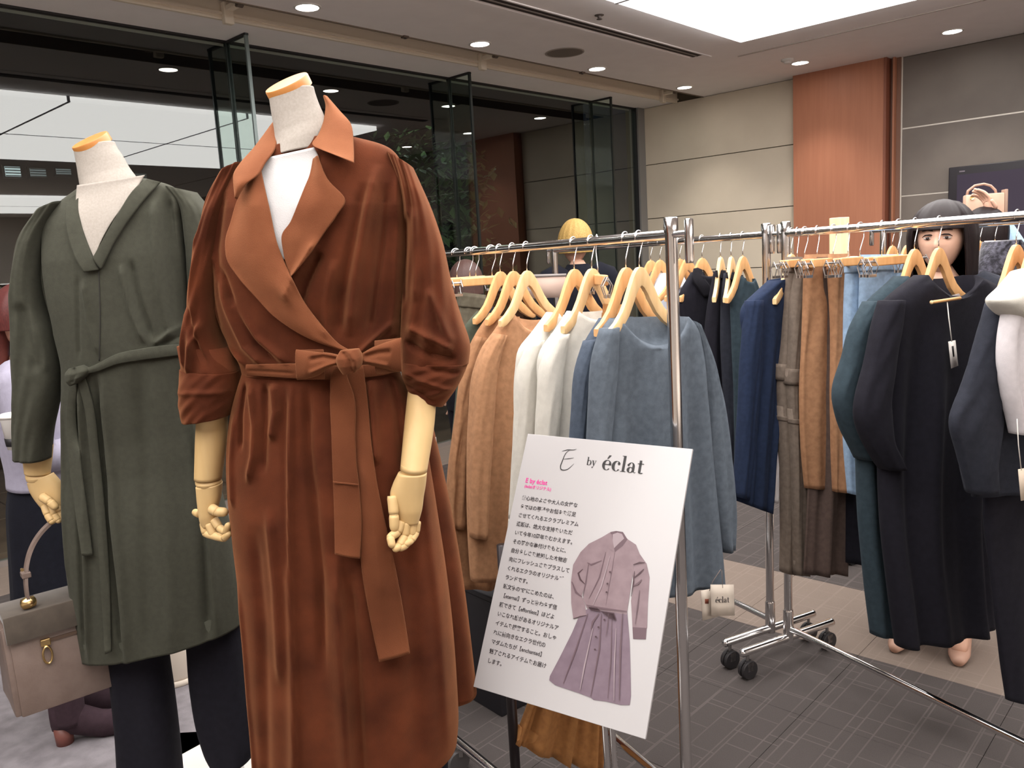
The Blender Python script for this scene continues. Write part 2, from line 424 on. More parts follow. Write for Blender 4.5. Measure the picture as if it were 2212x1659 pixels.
def lum_mat(name):
    m, nt, b = new_mat(name)
    b.inputs['Base Color'].default_value = (.8, .8, .8, 1); b.inputs['Emission Color'].default_value = (1.0, 0.965, 0.945, 1); b.inputs['Emission Strength'].default_value = COFFER_POWER
    return m
lum = lum_mat('luminous_diffuser')
SEAM_U = [s for s in (-2.3, -0.6, 1.02, 2.62, 4.18, 5.70) if s >= U0]
for ci, (u0, u1, v0, v1) in enumerate(CO):
    t = thing('luminous_ceiling', ['large glowing white ceiling light box of square panels above the clothes racks',
                                   'second glowing white ceiling light box, seen mirrored in the window at the left edge'][ci], 'ceiling light', w_uv((u0 + u1) / 2, (v0 + v1) / 2, CEIL), ANG)
    fr = MB(); hu, hv = (u1 - u0) / 2, (v1 - v0) / 2
    for a, b, c0, d in ((-hu, hu, hv - .004, hv + .0), (-hu, hu, -hv, -hv + .004), (-hu, -hu + .004, -hv, hv), (hu - .004, hu, -hv, hv)):
        fr.box(a, b, c0, d, -.002, .10)
    fr.build('frame', white_paint, t)
    vm = (1.23 if ci == 0 else -6.45) - (v0 + v1) / 2
    for i in range(len(SEAM_U) - 1):
        a, b = SEAM_U[i] - (u0 + u1) / 2, SEAM_U[i + 1] - (u0 + u1) / 2
        for p, q in ((-hv, vm), (vm, hv)):
            MB().box(a + .008, b - .008, p + .008, q - .008, -0.045, 0.0).build('diffuser_panel', lum, t)
    sbm = simple('seam_bar_grey', srgb(190, 190, 194), .8)
    for s in SEAM_U[1:-1]: MB().box(s - (u0 + u1) / 2 - .011, s - (u0 + u1) / 2 + .011, -hv, hv, -.048, .0).build('seam_bar', sbm, t)
    MB().box(-hu, hu, vm - .011, vm + .011, -.048, 0.0).build('seam_bar', sbm, t)
    MB().box(-hu, hu, -hv, hv, 0.09, .10).build('back_plate', simple('light_box_inside', srgb(120, 118, 118), .9), t)
# downlights
lens_m = simple('downlight_lens', (.9, .9, .9), 0.4, emit=((1.0, 0.93, 0.84), DOWNLIGHT_POWER))
ring_m = simple('downlight_ring', srgb(230, 226, 222), 0.4)
dl0 = None
spots = [(2.88, 4.155, 'ceiling downlight over the brown coat, at the top edge'), (4.27, 4.155, 'ceiling downlight left of the round ceiling speaker'), (5.61, 4.155, 'ceiling downlight right of the round ceiling speaker'),
         (6.95, 4.155, 'ceiling downlight in the far corner above the pale wall'), (6.95, 3.05, 'ceiling downlight above the wooden pillar, beside the smoke detector'), (6.98, 1.9, 'ceiling downlight above the dark wall, nearest the wall screen'),
         (1.5, 4.155, 'ceiling downlight just beyond the top edge, left of the one over the coat'), (0.1, 4.155, 'ceiling downlight near the window, over the left edge of the picture'), (6.98, .75, 'ceiling downlight beyond the right edge, above the wall screen')]
for u, v, lb in spots:
    t = thing('ceiling_downlight', ('round recessed ' + lb) if lb else 'round recessed ceiling downlight outside the picture', 'ceiling light', w_uv(u, v, CEIL), 0, 'recessed downlights') if dl0 is None else dup(dl0, w_uv(u, v, CEIL), 0, ('round recessed ' + lb) if lb else 'round recessed ceiling downlight outside the picture')
    if dl0 is None:
        MB().lathe([(.078, 0), (.078, -.004), (.066, -.006), (.062, -.002), (.062, 0)], 32).build('trim_ring', ring_m, t)
        MB().lathe([(.0615, -.0005), (.0615, -.003), (.05, -.0035)], 32).build('lens', lens_m, t)
        dl0 = t
    ld = bpy.data.lights.new('downlight_beam', 'SPOT'); ld.energy = SPOT_W * (2.6 if u > 6.5 else 1.0); ld.spot_size = math.radians(95); ld.spot_blend = 0.8; ld.color = (1.0, .93, .85); ld.shadow_soft_size = .06
    lo = bpy.data.objects.new('downlight_beam', ld); COL.objects.link(lo); lo.location = tuple(w_uv(u, v, CEIL - .03)); lo.parent = None
# ceiling fittings
t = thing('ceiling_speaker', 'round grey speaker grille set flush in the ceiling between two downlights', 'speaker', w_uv(4.97, 3.97, CEIL))
MB().lathe([(.145, 0), (.145, -.004), (.135, -.006), (.132, -.003), (.132, 0)], 40).build('rim', simple('speaker_rim', srgb(160, 150, 143), .6), t)
MB().lathe([(.133, -.001), (.133, -.003), (.02, -.005)], 40).build('grille', noisy('speaker_grille', srgb(110, 100, 92), srgb(140, 130, 122), 900, .7), t)
t = thing('sprinkler_head', 'small dark sprinkler head on the ceiling beside the luminous light box', 'sprinkler', w_uv(4.42, 3.24, CEIL))
MB().lathe([(.03, 0), (.03, -.003), (.012, -.006), (.012, -.02), (.004, -.022)], 16).build('body', simple('sprinkler_metal', srgb(110, 100, 96), .5, .5), t)
MB().lathe([(.018, -.024), (.018, -.026), (.004, -.027)], 16).build('deflector', simple('sprinkler_metal', srgb(110, 100, 96), .5, .5), t)
t = thing('smoke_detector', 'small pale ceiling sensor beside the downlight above the wooden pillar', 'sensor', w_uv(6.73, 3.06, CEIL))
MB().lathe([(.05, 0), (.05, -.012), (.04, -.02)], 24).build('base', white_paint, t)
MB().lathe([(.03, -.02), (.028, -.032), (.015, -.036)], 24).build('cap', white_paint, t)
t = thing('air_slot_diffuser', 'long dark double air slot running along the ceiling beside the luminous light box', 'air vent', w_uv(1.5, 3.45, CEIL), ANG)
MB().box(-4.4, 4.45, -.075, -.06, -.006, 0).box(-4.4, 4.45, .05, .13, -.006, 0).box(4.45, 4.56, -.075, .13, -.006, 0).build('frame', plaster, t)
for y0 in (-.055, -.008):
    MB().box(-4.4, 4.45, y0, y0 + .034, -.004, -.001).build('slot', simple('slot_dark', srgb(58, 48, 46), .9), t)
MB().box(-4.4, 4.45, -.021, -.008, -.007, 0).build('vane', simple('slot_vane', srgb(140, 130, 124), .7), t)
# blind pocket brackets
br0 = None
for (u, lb) in ((2.62, 'over the brown coat'), (4.72, 'in the middle of the window wall'), (7.25, 'at the far corner')):
    if br0 is None:
        t = br0 = thing('blind_bracket', 'small cream roller blind bracket in the ceiling pocket ' + lb, 'bracket', w_uv(u, 4.5, CEIL), ANG, 'blind brackets')
        MB().box(-.03, .03, .06, .10, -.04, .08, .006).box(-.022, .022, -.05, .06, .03, .06, .006).build('arm', pocket_m, t)
        MB().lathe([(.022, -.02), (.024, -.018), (.024, .018), (.02, .02)], 16, (0, -.06, .045), (1, 0, 0)).build('cup', simple('bracket_cup', srgb(110, 96, 84), .6), t)
    else: t = dup(br0, w_uv(u, 4.5, CEIL), ANG, 'small cream roller blind bracket in the ceiling pocket ' + lb)
rc0 = None
for u, lb in ((3.72, 'above the shoulder of the brown coat'), (5.60, 'right of the round ceiling speaker')):
    if rc0 is None:
        t = rc0 = thing('ceiling_clip', 'small dark clip on the ceiling edge ' + lb, 'clip', w_uv(u, 4.30, CEIL), ANG, 'ceiling edge clips')
        MB().box(-.022, .022, -.018, .018, -.014, .0, .003).build('body', simple('clip_dark', srgb(92, 76, 66), .6), t)
        MB().lathe([(.007, -.018), (.007, -.014), (.005, -.012)], 10).build('screw', black_m, t)
    else: dup(rc0, w_uv(u, 4.30, CEIL), ANG, 'small dark clip on the ceiling edge ' + lb)

# far wall (end wall) with panels
PZ = [0.0, .175, .733, 1.291, 1.85, 2.408, 2.99]
wb = struct(room(MB().box(UF + .012, UF + .2, -9.6, VG + .2, 0, CEIL + .3).build('wall_back', joint_m)))
def panels(u, v0, v1, mat, gap, name='panel', z=PZ):
    for i in range(len(z) - 1):
        MB().box(u, u + .014, v0 + gap, v1 - gap, z[i] + gap, z[i + 1] - gap, .0012).build(name, mat, wb)
panels(UF - .002, 3.33, VG, wallp, .004)
for k in range(6):
    panels(UF - .002, 2.43 - 1.6 * (k + 1), 2.43 - 1.6 * k, darkp, .006)
for z in PZ[1:-1]:
    MB().box(UF + .002, UF + .013, -7.2, 2.43, z - .007, z + .007).build('joint_strip', alu, wb)
MB().box(UF - .004, UF + .012, 2.425, 2.437, 0, CEIL).build('joint_strip', alu, wb)
pl = struct(room(MB().box(UF - .13, UF + .012, 2.535, 3.325, 0, CEIL).build('pillar', woodp)))
MB().box(UF - .135, UF + .01, 2.515, 2.535, 0, CEIL).build('side_panel', woodd, pl)
MB().box(UF - .02, UF + .01, 2.437, 2.515, 0, CEIL).build('recess_panel', simple('recess_brown', srgb(120, 84, 66), .5), pl)
MB().box(UF - .07, UF + .01, 2.470, 2.485, 0, CEIL).build('fin', simple('recess_fin', srgb(168, 112, 84), .4), pl)
wr_ = struct(room(MB().box(-4.6, UF + .2, -9.7, -9.5, 0, CEIL).build('wall_right', simple('side_wall', srgb(200, 192, 184), .8))))
wf = struct(room(MB().box(-4.7, -4.5, -9.7, VG + .2, 0, CEIL).build('wall_front', simple('side_wall', srgb(200, 192, 184), .8))))
# wall screen
t = thing('wall_television', 'large black flat screen mounted on the dark panelled wall behind the raised bag', 'television', w_uv(UF - .05, 1.36, 1.66), ANG)
MB().box(-.02, .035, -.68, .68, -.38, .38, .006).build('casing', simple('tv_black', srgb(26, 20, 28), .35), t)
MB().box(-.023, -.019, -.615, .615, -.315, .315).build('screen', simple('tv_screen', srgb(66, 60, 74), .12), t)
MB().box(-.0225, -.019, .56, .60, .335, .345).build('logo_strip', simple('tv_logo', srgb(120, 112, 122), .3), t)
MB().box(.035, .055, -.2, .2, -.2, .2).build('bracket', black_m, t)
# glazing
gm, gnt, gb = new_mat('window_glass'); gnt.nodes.remove(gb)
tr = gnt.nodes.new('ShaderNodeBsdfTransparent'); tr.inputs[0].default_value = (.80, .86, .83, 1)
gl = gnt.nodes.new('ShaderNodeBsdfGlossy'); gl.inputs['Roughness'].default_value = 0.0; gl.inputs['Color'].default_value = (.97, 1, .98, 1)
fr_ = gnt.nodes.new('ShaderNodeFresnel'); fr_.inputs[0].default_value = 1.95
gm_ = gnt.nodes.new('ShaderNodeNewGeometry'); inv_ = gnt.nodes.new('ShaderNodeMath'); inv_.operation = 'SUBTRACT'; inv_.inputs[0].default_value = 1.0; gnt.links.new(gm_.outputs['Backfacing'], inv_.inputs[1])
mu_ = gnt.nodes.new('ShaderNodeMath'); mu_.operation = 'MULTIPLY'; gnt.links.new(fr_.outputs[0], mu_.inputs[0]); gnt.links.new(inv_.outputs[0], mu_.inputs[1])
mxs = gnt.nodes.new('ShaderNodeMixShader'); gnt.links.new(mu_.outputs[0], mxs.inputs[0]); gnt.links.new(tr.outputs[0], mxs.inputs[1]); gnt.links.new(gl.outputs[0], mxs.inputs[2])
gnt.links.new(mxs.outputs[0], gnt.nodes['Material Output'].inputs[0])
win = bpy.data.objects.new('window_1', None); COL.objects.link(win); win.location = tuple(w_uv(0, VG, 0)); win.rotation_euler = (0, 0, ANG); win['kind'] = 'structure'
FINS = [-3.0, -1.05, .9, 2.86, 4.80, 6.69]
edges = [-4.5] + FINS + [UF - .12]
for i in range(len(edges) - 1):
    MB().box(edges[i] + .006, edges[i + 1] - .006, -.008, .008, .03, CEIL - .01).build('glass_pane', gm, win)
finm, fnt, fb = new_mat('fin_glass'); fnt.nodes.remove(fb)
tr = fnt.nodes.new('ShaderNodeBsdfTransparent'); tr.inputs[0].default_value = (.86, .93, .90, 1)
gl = fnt.nodes.new('ShaderNodeBsdfGlossy'); gl.inputs['Roughness'].default_value = 0.0; gl.inputs['Color'].default_value = (.9, 1, .95, 1)
fr_ = fnt.nodes.new('ShaderNodeFresnel'); fr_.inputs[0].default_value = 1.30
gm_ = fnt.nodes.new('ShaderNodeNewGeometry'); inv_ = fnt.nodes.new('ShaderNodeMath'); inv_.operation = 'SUBTRACT'; inv_.inputs[0].default_value = 1.0; fnt.links.new(gm_.outputs['Backfacing'], inv_.inputs[1])
mu_ = fnt.nodes.new('ShaderNodeMath'); mu_.operation = 'MULTIPLY'; fnt.links.new(fr_.outputs[0], mu_.inputs[0]); fnt.links.new(inv_.outputs[0], mu_.inputs[1])
mxs = fnt.nodes.new('ShaderNodeMixShader'); fnt.links.new(mu_.outputs[0], mxs.inputs[0]); fnt.links.new(tr.outputs[0], mxs.inputs[1]); fnt.links.new(gl.outputs[0], mxs.inputs[2])
fnt.links.new(mxs.outputs[0], fnt.nodes['Material Output'].inputs[0])
dkgreen = simple('seal_dark', srgb(26, 34, 32), .4)
steel_edge = simple('fin_edge', srgb(120, 132, 130), .3, .3)
for u in FINS:
    MB().box(u - .008, u + .008, -.235, -.012, .02, CEIL - .012).build('glass_fin', finm, win)
    MB().box(u - .016, u + .016, -.012, .012, .0, CEIL).build('mullion', dkgreen, win)
    MB().box(u - .011, u + .011, -.25, -.235, .0, CEIL).build('fin_edge', steel_edge if u == 2.86 else dkgreen, win)
    MB().box(u - .014, u + .014, -.25, .01, CEIL - .014, CEIL - .001).build('fin_shoe', black_m, win)
MB().box(-4.5, UF - .1, -.03, .03, 0, .03).build('sill', simple('sill_metal', srgb(150, 140, 134), .4, .4), win)
MB().box(-4.5, UF - .1, -.02, .02, CEIL - .012, CEIL + .01).build('head_channel', black_m, win)
MB().box(UF - .12, UF + .0, -.05, .06, 0, CEIL).build('end_frame', simple('end_frame_grey', srgb(128, 126, 124), .5), win)
MB().box(UF - .135, UF - .12, -.03, .03, 0, CEIL).build('end_seal', black_m, win)
# night outside
pg = struct(room(MB().box(-14, 30, VG + .2, 34, -.25, -.05).build('plaza_ground', noisy('plaza_paving', srgb(96, 74, 64), srgb(120, 92, 80), 3, .5))))
pvm = noisy('plaza_slab_stone', srgb(120, 90, 78), srgb(140, 106, 92), 5, .5)
slab_me = None
for i in range(8):
    for j in range(4):
        u, v = -1.6 + .8 * i + (0.4 if j % 2 else 0), VG + .65 + .8 * j
        if slab_me is None:
            o = MB().box(-.395, .395, -.395, .395, -.05, 0, .004).build('paving_slab', pvm, pg); slab_me = o.data
        else:
            o = bpy.data.objects.new('paving_slab', slab_me); COL.objects.link(o); o.parent = pg
        o.location = (u, v, -.0)
bld = thing('office_building', 'dark office block across the street with a few lit windows, seen through the glass', 'building', w_uv(4, 20, 0), ANG)
MB().box(-22, 22, 0, 6, 0, 22).build('facade', simple('night_facade', srgb(52, 44, 46), .7), bld)
def facade_uv(x, y):
    P = on_plane(x, y, w_uv(0, 20 - .05), UV[1]); return float(P @ UV[0]) - 4, float(P[2])
for (x0, y0, x1, y1, st) in ((8, 357, 46, 385, 1.0), (62, 361, 101, 386, .25), (118, 361, 155, 381, .25), (170, 365, 200, 384, .12), (262, 371, 318, 392, .1)):
    ua, za = facade_uv(x0, y1); ub, zb = facade_uv(x1, y0)
    w = MB().box(ua, ub, -.06, .0, za, zb).build('window_frame', black_m, bld)
    MB().box(ua + .04, ub - .04, -.08, -.05, za + .04, zb - .04).build('lit_pane', simple('lit_pane_%d' % int(st * 100), (.3, .3, .3), .3, emit=((.85, .95, 1.0), st * .6)), w)
    for k in range(4):
        zz = za + (zb - za) * (k + 1) / 5
        MB().box(ua + .04, ub - .04, -.10, -.08, zz - (zb - za) * .045, zz + (zb - za) * .02).build('blind_slat', simple('blind_dark', srgb(70, 80, 80), .7), w)
leafm = noisy('night_leaf', srgb(64, 84, 54), srgb(86, 104, 66), 5, .6)
barkm = simple('bark', srgb(70, 58, 48), .9)
rnd = random.Random(5)
for k, (px_, Yd, hgt, lb) in enumerate(((968, 8.2, 2.7, 'leafy tree outside the glass, just right of the brown coat'), (905, 10.5, 3.2, 'taller dim tree farther outside the glass, behind the first tree'))):
    b = on_depth(px_, 700, Yd); b[2] = -.05
    t = thing('street_tree', 'dim ' + lb if k == 0 else lb, 'tree', b, 0, 'trees outside the glass')
    MB().tube([(0, 0, 0), (.02, 0, hgt * .3), (-.02, .02, hgt * .6), (.0, 0, hgt * .9)], [.06, .05, .035, .01], 8).build('trunk', barkm, t, True)
    lv = MB()
    for i in range(900):
        a, r_, z = rnd.uniform(0, 6.28), rnd.random() ** .5 * .75, rnd.uniform(.25, 1.0)
        r_ *= math.sin(math.pi * min(1, (z - .15) / .95)) ** .6
        cpt = Vector((math.cos(a) * r_, math.sin(a) * r_, z * hgt)); s_ = rnd.uniform(.05, .1)
        q = Matrix.Rotation(rnd.uniform(0, 6.28), 3, 'Z') @ Matrix.Rotation(rnd.uniform(-.9, .9), 3, 'X')
        pts = [cpt + q @ Vector(p) * s_ for p in ((0, -1, 0), (.45, 0, .1), (0, 1, 0), (-.45, 0, .1))]
        lv.add(pts, [(0, 1, 2, 3)])
    o = lv.build('foliage', leafm, t); o['kind'] = 'stuff'
ol = bpy.data.lights.new('tree_fill_light', 'POINT'); ol.energy = 22; ol.color = (.85, 1, .85); ol.shadow_soft_size = .3  # added point light that lifts the trees; no lamp stands there
oo = bpy.data.objects.new('tree_fill_light', ol); COL.objects.link(oo); oo.location = tuple(w_uv(6.5, 7.2, 3.6))
# ------------------------------------------------------------------ clothes racks
BD = np.array([-.45, .89, 0.0]); BD /= np.linalg.norm(BD)        # along a bar, away from the viewer
WD = np.array([BD[1], -BD[0], 0.0])                               # across a hanger (to the right)
NF = -BD                                                          # a hanging garment faces this way
YAW = math.atan2(WD[1], WD[0])
BARZ = 1.536
def caster_mb(w):
    return w
def rack(name, label, post, length, sgn, far_post=True, cap=True):
    """post: first post (x, y); the bar runs sgn * BD from it"""
    t = thing(name, label, 'clothes rack', (post[0], post[1], 0), YAW, 'chrome clothes racks')
    y1 = sgn * length                                             # local y runs along BD
    for i, y in enumerate((0, y1)):
        p = MB().tube([(0, y, .10), (0, y, BARZ + .02)], .0145, 20).build('post', chrome, t, True); smooth_by_angle(p)
        q = MB().lathe([(.0165, BARZ + .005), (.0165, BARZ + .036), (.0145, BARZ + .039), (.004, BARZ + .040)], 20, (0, y, 0)).build('post_cap', chrome, t, True); smooth_by_angle(q)
        ext = (-1 if i == 0 else 1) * sgn
        k = MB().lathe([(.0085, BARZ - .065), (.010, BARZ - .058), (.010, BARZ + .028), (.0085, BARZ + .032)], 16, (0, y + ext * .062, 0)).tube([(0, y, BARZ), (0, y + ext * .062, BARZ)], .008, 12).build('end_stop', chrome, t, True); smooth_by_angle(k)
        c = MB().lathe([(.018, .085), (.018, .20), (.0165, .205)], 20, (0, y, 0)).build('socket', chrome, t, True); smooth_by_angle(c)
        f = MB().tube([(-.215, y, .10), (.215, y, .10)], .015, 20).ball((-.215, y, .10), .0152, 12, 8).ball((.215, y, .10), .0152, 12, 8).build('foot_tube', chrome, t, True); smooth_by_angle(f)
        for x in (-.195, .195):
            s = MB().lathe([(.006, .06), (.006, .09)], 10, (x, y, 0)).box(x - .013, x + .013, y - .016, y + .016, .05, .062).box(x - .011, x + .011, y - .016, y - .013, .03, .06).box(x - .011, x + .011, y + .013, y + .016, .03, .06).build('caster_fork', chrome_dk, t)
            for dy in (-.009, .009):
                w = MB().lathe([(.012, -.007), (.031, -.007), (.034, -.004), (.034, .004), (.031, .007), (.012, .007)], 24, (x, y + dy, .034), (0, 1, 0)).build('wheel', simple('wheel_rubber', srgb(44, 42, 44), .5), s)
    b = MB().tube([(0, -.0 * sgn, BARZ), (0, y1, BARZ)], .0125, 20).build('top_bar', chrome, t, True); smooth_by_angle(b)
    r = MB().tube([(0, 0, .135), (0, y1, .135)], .0115, 20).build('bottom_rail', chrome, t, True); smooth_by_angle(r)
    return t
POST_A = on_depth(1450, 515, 1.88); POST_C = on_depth(1697, 505, 2.78); POST_B = on_depth(1655, 508, 2.86)
rack('clothes_rack', 'chrome clothes rack holding brown, white and grey tops beside the poster board', POST_A, 1.95, 1)
rack('clothes_rack', 'chrome clothes rack of skirts and black dresses, its low rail crossing the carpet', POST_C, 1.30, -1)
rack('clothes_rack', 'chrome clothes rack behind the grey tops, holding black jackets and a pale blue shirt', POST_B, 1.45, 1)
POST_D = on_depth(1908, 505, 3.75)
rack('clothes_rack', 'chrome clothes rack farther back, half hidden behind the clip hangers', POST_D, 1.2, -1)

def bar_point(px, post):
    """where the bar over image column px runs"""
    p0 = np.array(post); n = WD
    P = on_plane(px, 540 - .058 * (px - 1450), p0, n); P[2] = BARZ; return P
def gplane(px, post, fwd=0.0):
    return plane_of(bar_point(px, post) + NF * fwd, NF)

# hangers
hw_m = [noisy('hanger_wood_pale', srgb(222, 184, 132), srgb(232, 196, 146), 6, .4, stretch=(8, 2, 2), spec=.4), noisy('hanger_wood_honey', srgb(212, 160, 106), srgb(224, 174, 120), 6, .4, stretch=(8, 2, 2), spec=.4)]
def hanger_mesh(mat):
    xs = np.linspace(-.15, .15, 61); ax = np.abs(xs)
    top = np.interp(ax, [0, .010, .022, .035, .05, .07, .09, .12, .15], [0, -.002, -.010, -.025, -.047, -.078, -.102, -.125, -.140])
    bot = np.interp(ax, [0, .010, .025, .04, .06, .09, .12, .14, .15], [-.044, -.049, -.065, -.087, -.113, -.138, -.154, -.160, -.158])
    V = []; Fq = []
    prof = [(-1, .15), (-.8, 0), (.8, 0), (1, .15), (1, .85), (.8, 1), (-.8, 1), (-1, .85)]
    for i, x in enumerate(xs):
        yo = -.010 * (ax[i] / .15) ** 2
        for hy, hz in prof:
            V.append((x, yo + hy * .0075, bot[i] + (top[i] - bot[i]) * hz))
    n = len(prof)
    for i in range(len(xs) - 1):
        for k in range(n): Fq.append((i * n + k, i * n + (k + 1) % n, (i + 1) * n + (k + 1) % n, (i + 1) * n + k))
    Fq.append(tuple(range(n))); Fq.append(tuple((len(xs) - 1) * n + k for k in range(n - 1, -1, -1)))
    Z = -.070
    return [(x, y, z + Z) for x, y, z in V], Fq
def hook_pts(drop=-.072):
    pts = [(0, 0, drop), (0, 0, drop + .022), (.004, 0, drop + .032), (.016, 0, drop + .06)]
    for a in np.linspace(-20, 200, 14):
        pts.append((.0165 * math.cos(math.radians(a)) + .001, 0, .0165 * math.sin(math.radians(a)) + 0.0))
    return pts
H0 = [None, None]
def hanger(px, post, label, kind=0, yaw=0.0, group='wooden hangers on the rack', fwd=0.0):
    p = bar_point(px, post); yaw += .25 if post is POST_A else 0.0
    sx = .86 if post is POST_A else (.76 if post is POST_C else .8)
    if H0[kind] is None:
        t = thing('wooden_hanger', label, 'hanger', p, YAW + yaw, group); t.scale = (sx, 1, 1)
        v, f = hanger_mesh(None); o = mesh_obj('shoulder_bar', v, f, hw_m[kind], t); smooth_by_angle(o, 40)
        MB().tube(hook_pts(), .0017, 8).build('hook', chrome, t, True)
        H0[kind] = t; return t
    o = dup(H0[kind], p, YAW + yaw, label, group); o.scale = (sx, 1, 1); return o
CH0 = [None]
def clip_hanger(px, post, label, yaw=0.0, group='trouser hangers on the rack'):
    p = bar_point(px, post)
    if CH0[0] is None:
        t = thing('clip_hanger', label, 'hanger', p, YAW + yaw, group)
        MB().box(-.11, .11, -.008, .008, -.112, -.086, .003).build('wooden_bar', hw_m[1], t)
        MB().tube(hook_pts(-.088), .0017, 8).build('hook', chrome, t, True)
        for s in (-1, 1):
            x = s * .128
            c = MB()
            for dy in (-.012, .012):
                c.tube([(x - .015, 0, -.090), (x - .015, dy, -.112), (x - .015, dy * .4, -.136), (x + .015, dy * .4, -.136), (x + .015, dy, -.112), (x + .015, 0, -.090)], .0016, 6)
                c.box(x - .016, x + .016, dy * .4 - .002, dy * .4 + .002, -.142, -.134)
            c.tube([(x - .017, 0, -.099), (x + .017, 0, -.099)], .003, 8)
            c.build('metal_clip', chrome_dk, t)
        CH0[0] = t; return t
    return dup(CH0[0], p, YAW + yaw, label, group)

# garment on a hanger: body (+ sleeves)
def garment(name, label, cat, px, post, body, mat, th=.035, sleeves=(), group=None, fwd=0.0, neck=None, drape=(2.5, .008), nu=72, nv=50, wr=.0015, seed=0, e=(.85, .8), open_top=True, extra=None, band=None, cuff=None, wmul=1.0):
    pl = gplane(px, post, fwd); p = bar_point(px, post)
    t = thing(name, label, cat, (p[0], p[1], 0), 0, group)
    t.location = (float(p[0]), float(p[1]), float(on_plane(body[-1][0], body[-1][1], *pl)[2]))
    slab('body', body, pl, th, mat, t, nu=nu, nv=nv, drape=drape, wr=wr, seed=seed, neck=neck, open_top=open_top, e=e)
    for i, s in enumerate(sleeves):
        pl2 = gplane(px, post, fwd + s.get('fwd', .0))
        slab('sleeve', s['rows'], pl2, s.get('th', .03), mat, t, nu=36, nv=36, drape=(1.2, s.get('amp', .005), .8), wr=.0015, seed=seed + 7 + i, folds=s.get('folds', ()))
    if extra: extra(t, pl)
    return t

M_gray = cloth('grey_wool', (88, 96, 105), k=1.0); M_gray2 = cloth('slate_wool', (74, 83, 96))
M_camel = cloth('camel_wool', (164, 122, 90)); M_camel2 = cloth('camel_wool_dark', (152, 111, 80))
M_white = cloth('ivory_knit', (204, 200, 190), var=.04); M_olive = cloth('dark_olive_wool', (70, 74, 62)); M_olv2 = cloth('olive_cotton', (104, 98, 84))
M_navy = cloth('navy_wool', (34, 44, 66)); M_black = cloth('black_wool', (27, 26, 33)); M_black2 = cloth('charcoal_wool', (40, 42, 50)); M_teal = cloth('dark_teal_wool', (47, 59, 66))
M_blue = cloth('blue_grey_cotton', (142, 166, 192)); M_taupe = cloth('taupe_cotton', (110, 98, 88)); M_tan = cloth('tan_suede', (152, 112, 82)); M_dkbr = cloth('dark_brown_wool', (82, 68, 62))
M_shirt = cloth('pale_blue_shirt', (206, 212, 226), var=.04); M_wt = cloth('white_cotton', (214, 208, 208), var=.04); M_ochre = cloth('ochre_wool', (150, 104, 62)); M_rust = cloth('rust_wool', (112, 62, 46))
M_collar = cloth('collar_dark', (22, 21, 27))

# ---- rack beside the poster: hangers and garments, front to back
hanger(1380, POST_A, 'pale wooden hanger nearest the chrome post, in the front grey top', 0)
hanger(1351, POST_A, 'honey wooden hanger in the second grey top, just behind the front one', 1)
hanger(1277, POST_A, 'pale wooden hanger in the right one of the two white tops', 0)
hanger(1239, POST_A, 'honey wooden hanger in the left one of the two white tops', 1)
hanger(1137, POST_A, 'pale wooden hanger in the front camel top', 0)
hanger(1107, POST_A, 'honey wooden hanger in the second camel top', 1)
hanger(1079, POST_A, 'honey wooden hanger in the dark olive top beside the coat sleeve', 1)
A_G = 'tops on the rack beside the poster'
def neckline(x0, y0, x1, y1): pass
garment('boat_neck_top', 'long grey wool top with a wide boat neck, nearest the chrome post', 'top', 1380, POST_A,
        [(1322, 688, 1482, 684), (1300, 716, 1500, 704), (1288, 760, 1512, 752), (1282, 860, 1524, 860), (1277, 1000, 1536, 1000), (1276, 1150, 1550, 1140), (1276, 1292, 1562, 1262)],
        M_gray, .045, [dict(rows=[(1480, 690, 1502, 704), (1496, 740, 1524, 756), (1512, 850, 1552, 850), (1520, 960, 1570, 955), (1530, 1060, 1579, 1050), (1542, 1150, 1582, 1130), (1553, 1190, 1578, 1180)], th=.035, fwd=-.01),
                       dict(rows=[(1302, 712, 1330, 706), (1284, 770, 1330, 780), (1275, 870, 1322, 880), (1270, 1000, 1312, 1000), (1270, 1150, 1304, 1150)], th=.03, fwd=.03)],
        A_G, 0.0, neck=(1330, 1474, 66, 0, .16), drape=(2.2, .014, .4), seed=3, nu=110, nv=70)
garment('boat_neck_top', 'slate grey wool top hanging just behind the nearest grey top', 'top', 1351, POST_A,
        [(1297, 688, 1370, 684), (1272, 726, 1400, 722), (1252, 765, 1420, 760), (1241, 860, 1420, 860), (1230, 1000, 1420, 1000), (1226, 1285, 1420, 1270)], M_gray2, .03,
        [dict(rows=[(1264, 740, 1290, 730), (1246, 800, 1276, 800), (1237, 900, 1268, 900), (1230, 1020, 1262, 1020), (1228, 1160, 1256, 1160)], th=.025, fwd=.015)], A_G, -.01, neck=(1305, 1410, 60, 0, .16), seed=4)
garment('knit_top', 'ivory white knit top with a high neck, right one of the two white tops', 'top', 1277, POST_A,
        [(1228, 672, 1322, 670), (1200, 714, 1342, 706), (1172, 752, 1352, 745), (1164, 850, 1352, 850), (1158, 1000, 1352, 1000), (1152, 1170, 1352, 1170)], M_white, .038,
        [dict(rows=[(1196, 722, 1226, 720), (1172, 780, 1216, 780), (1162, 880, 1208, 880), (1156, 1000, 1200, 1000), (1150, 1130, 1192, 1130)], th=.03, fwd=.02)], A_G, 0, neck=(1240, 1316, 22, 4, .16), drape=(2.4, .012, .4), seed=5)
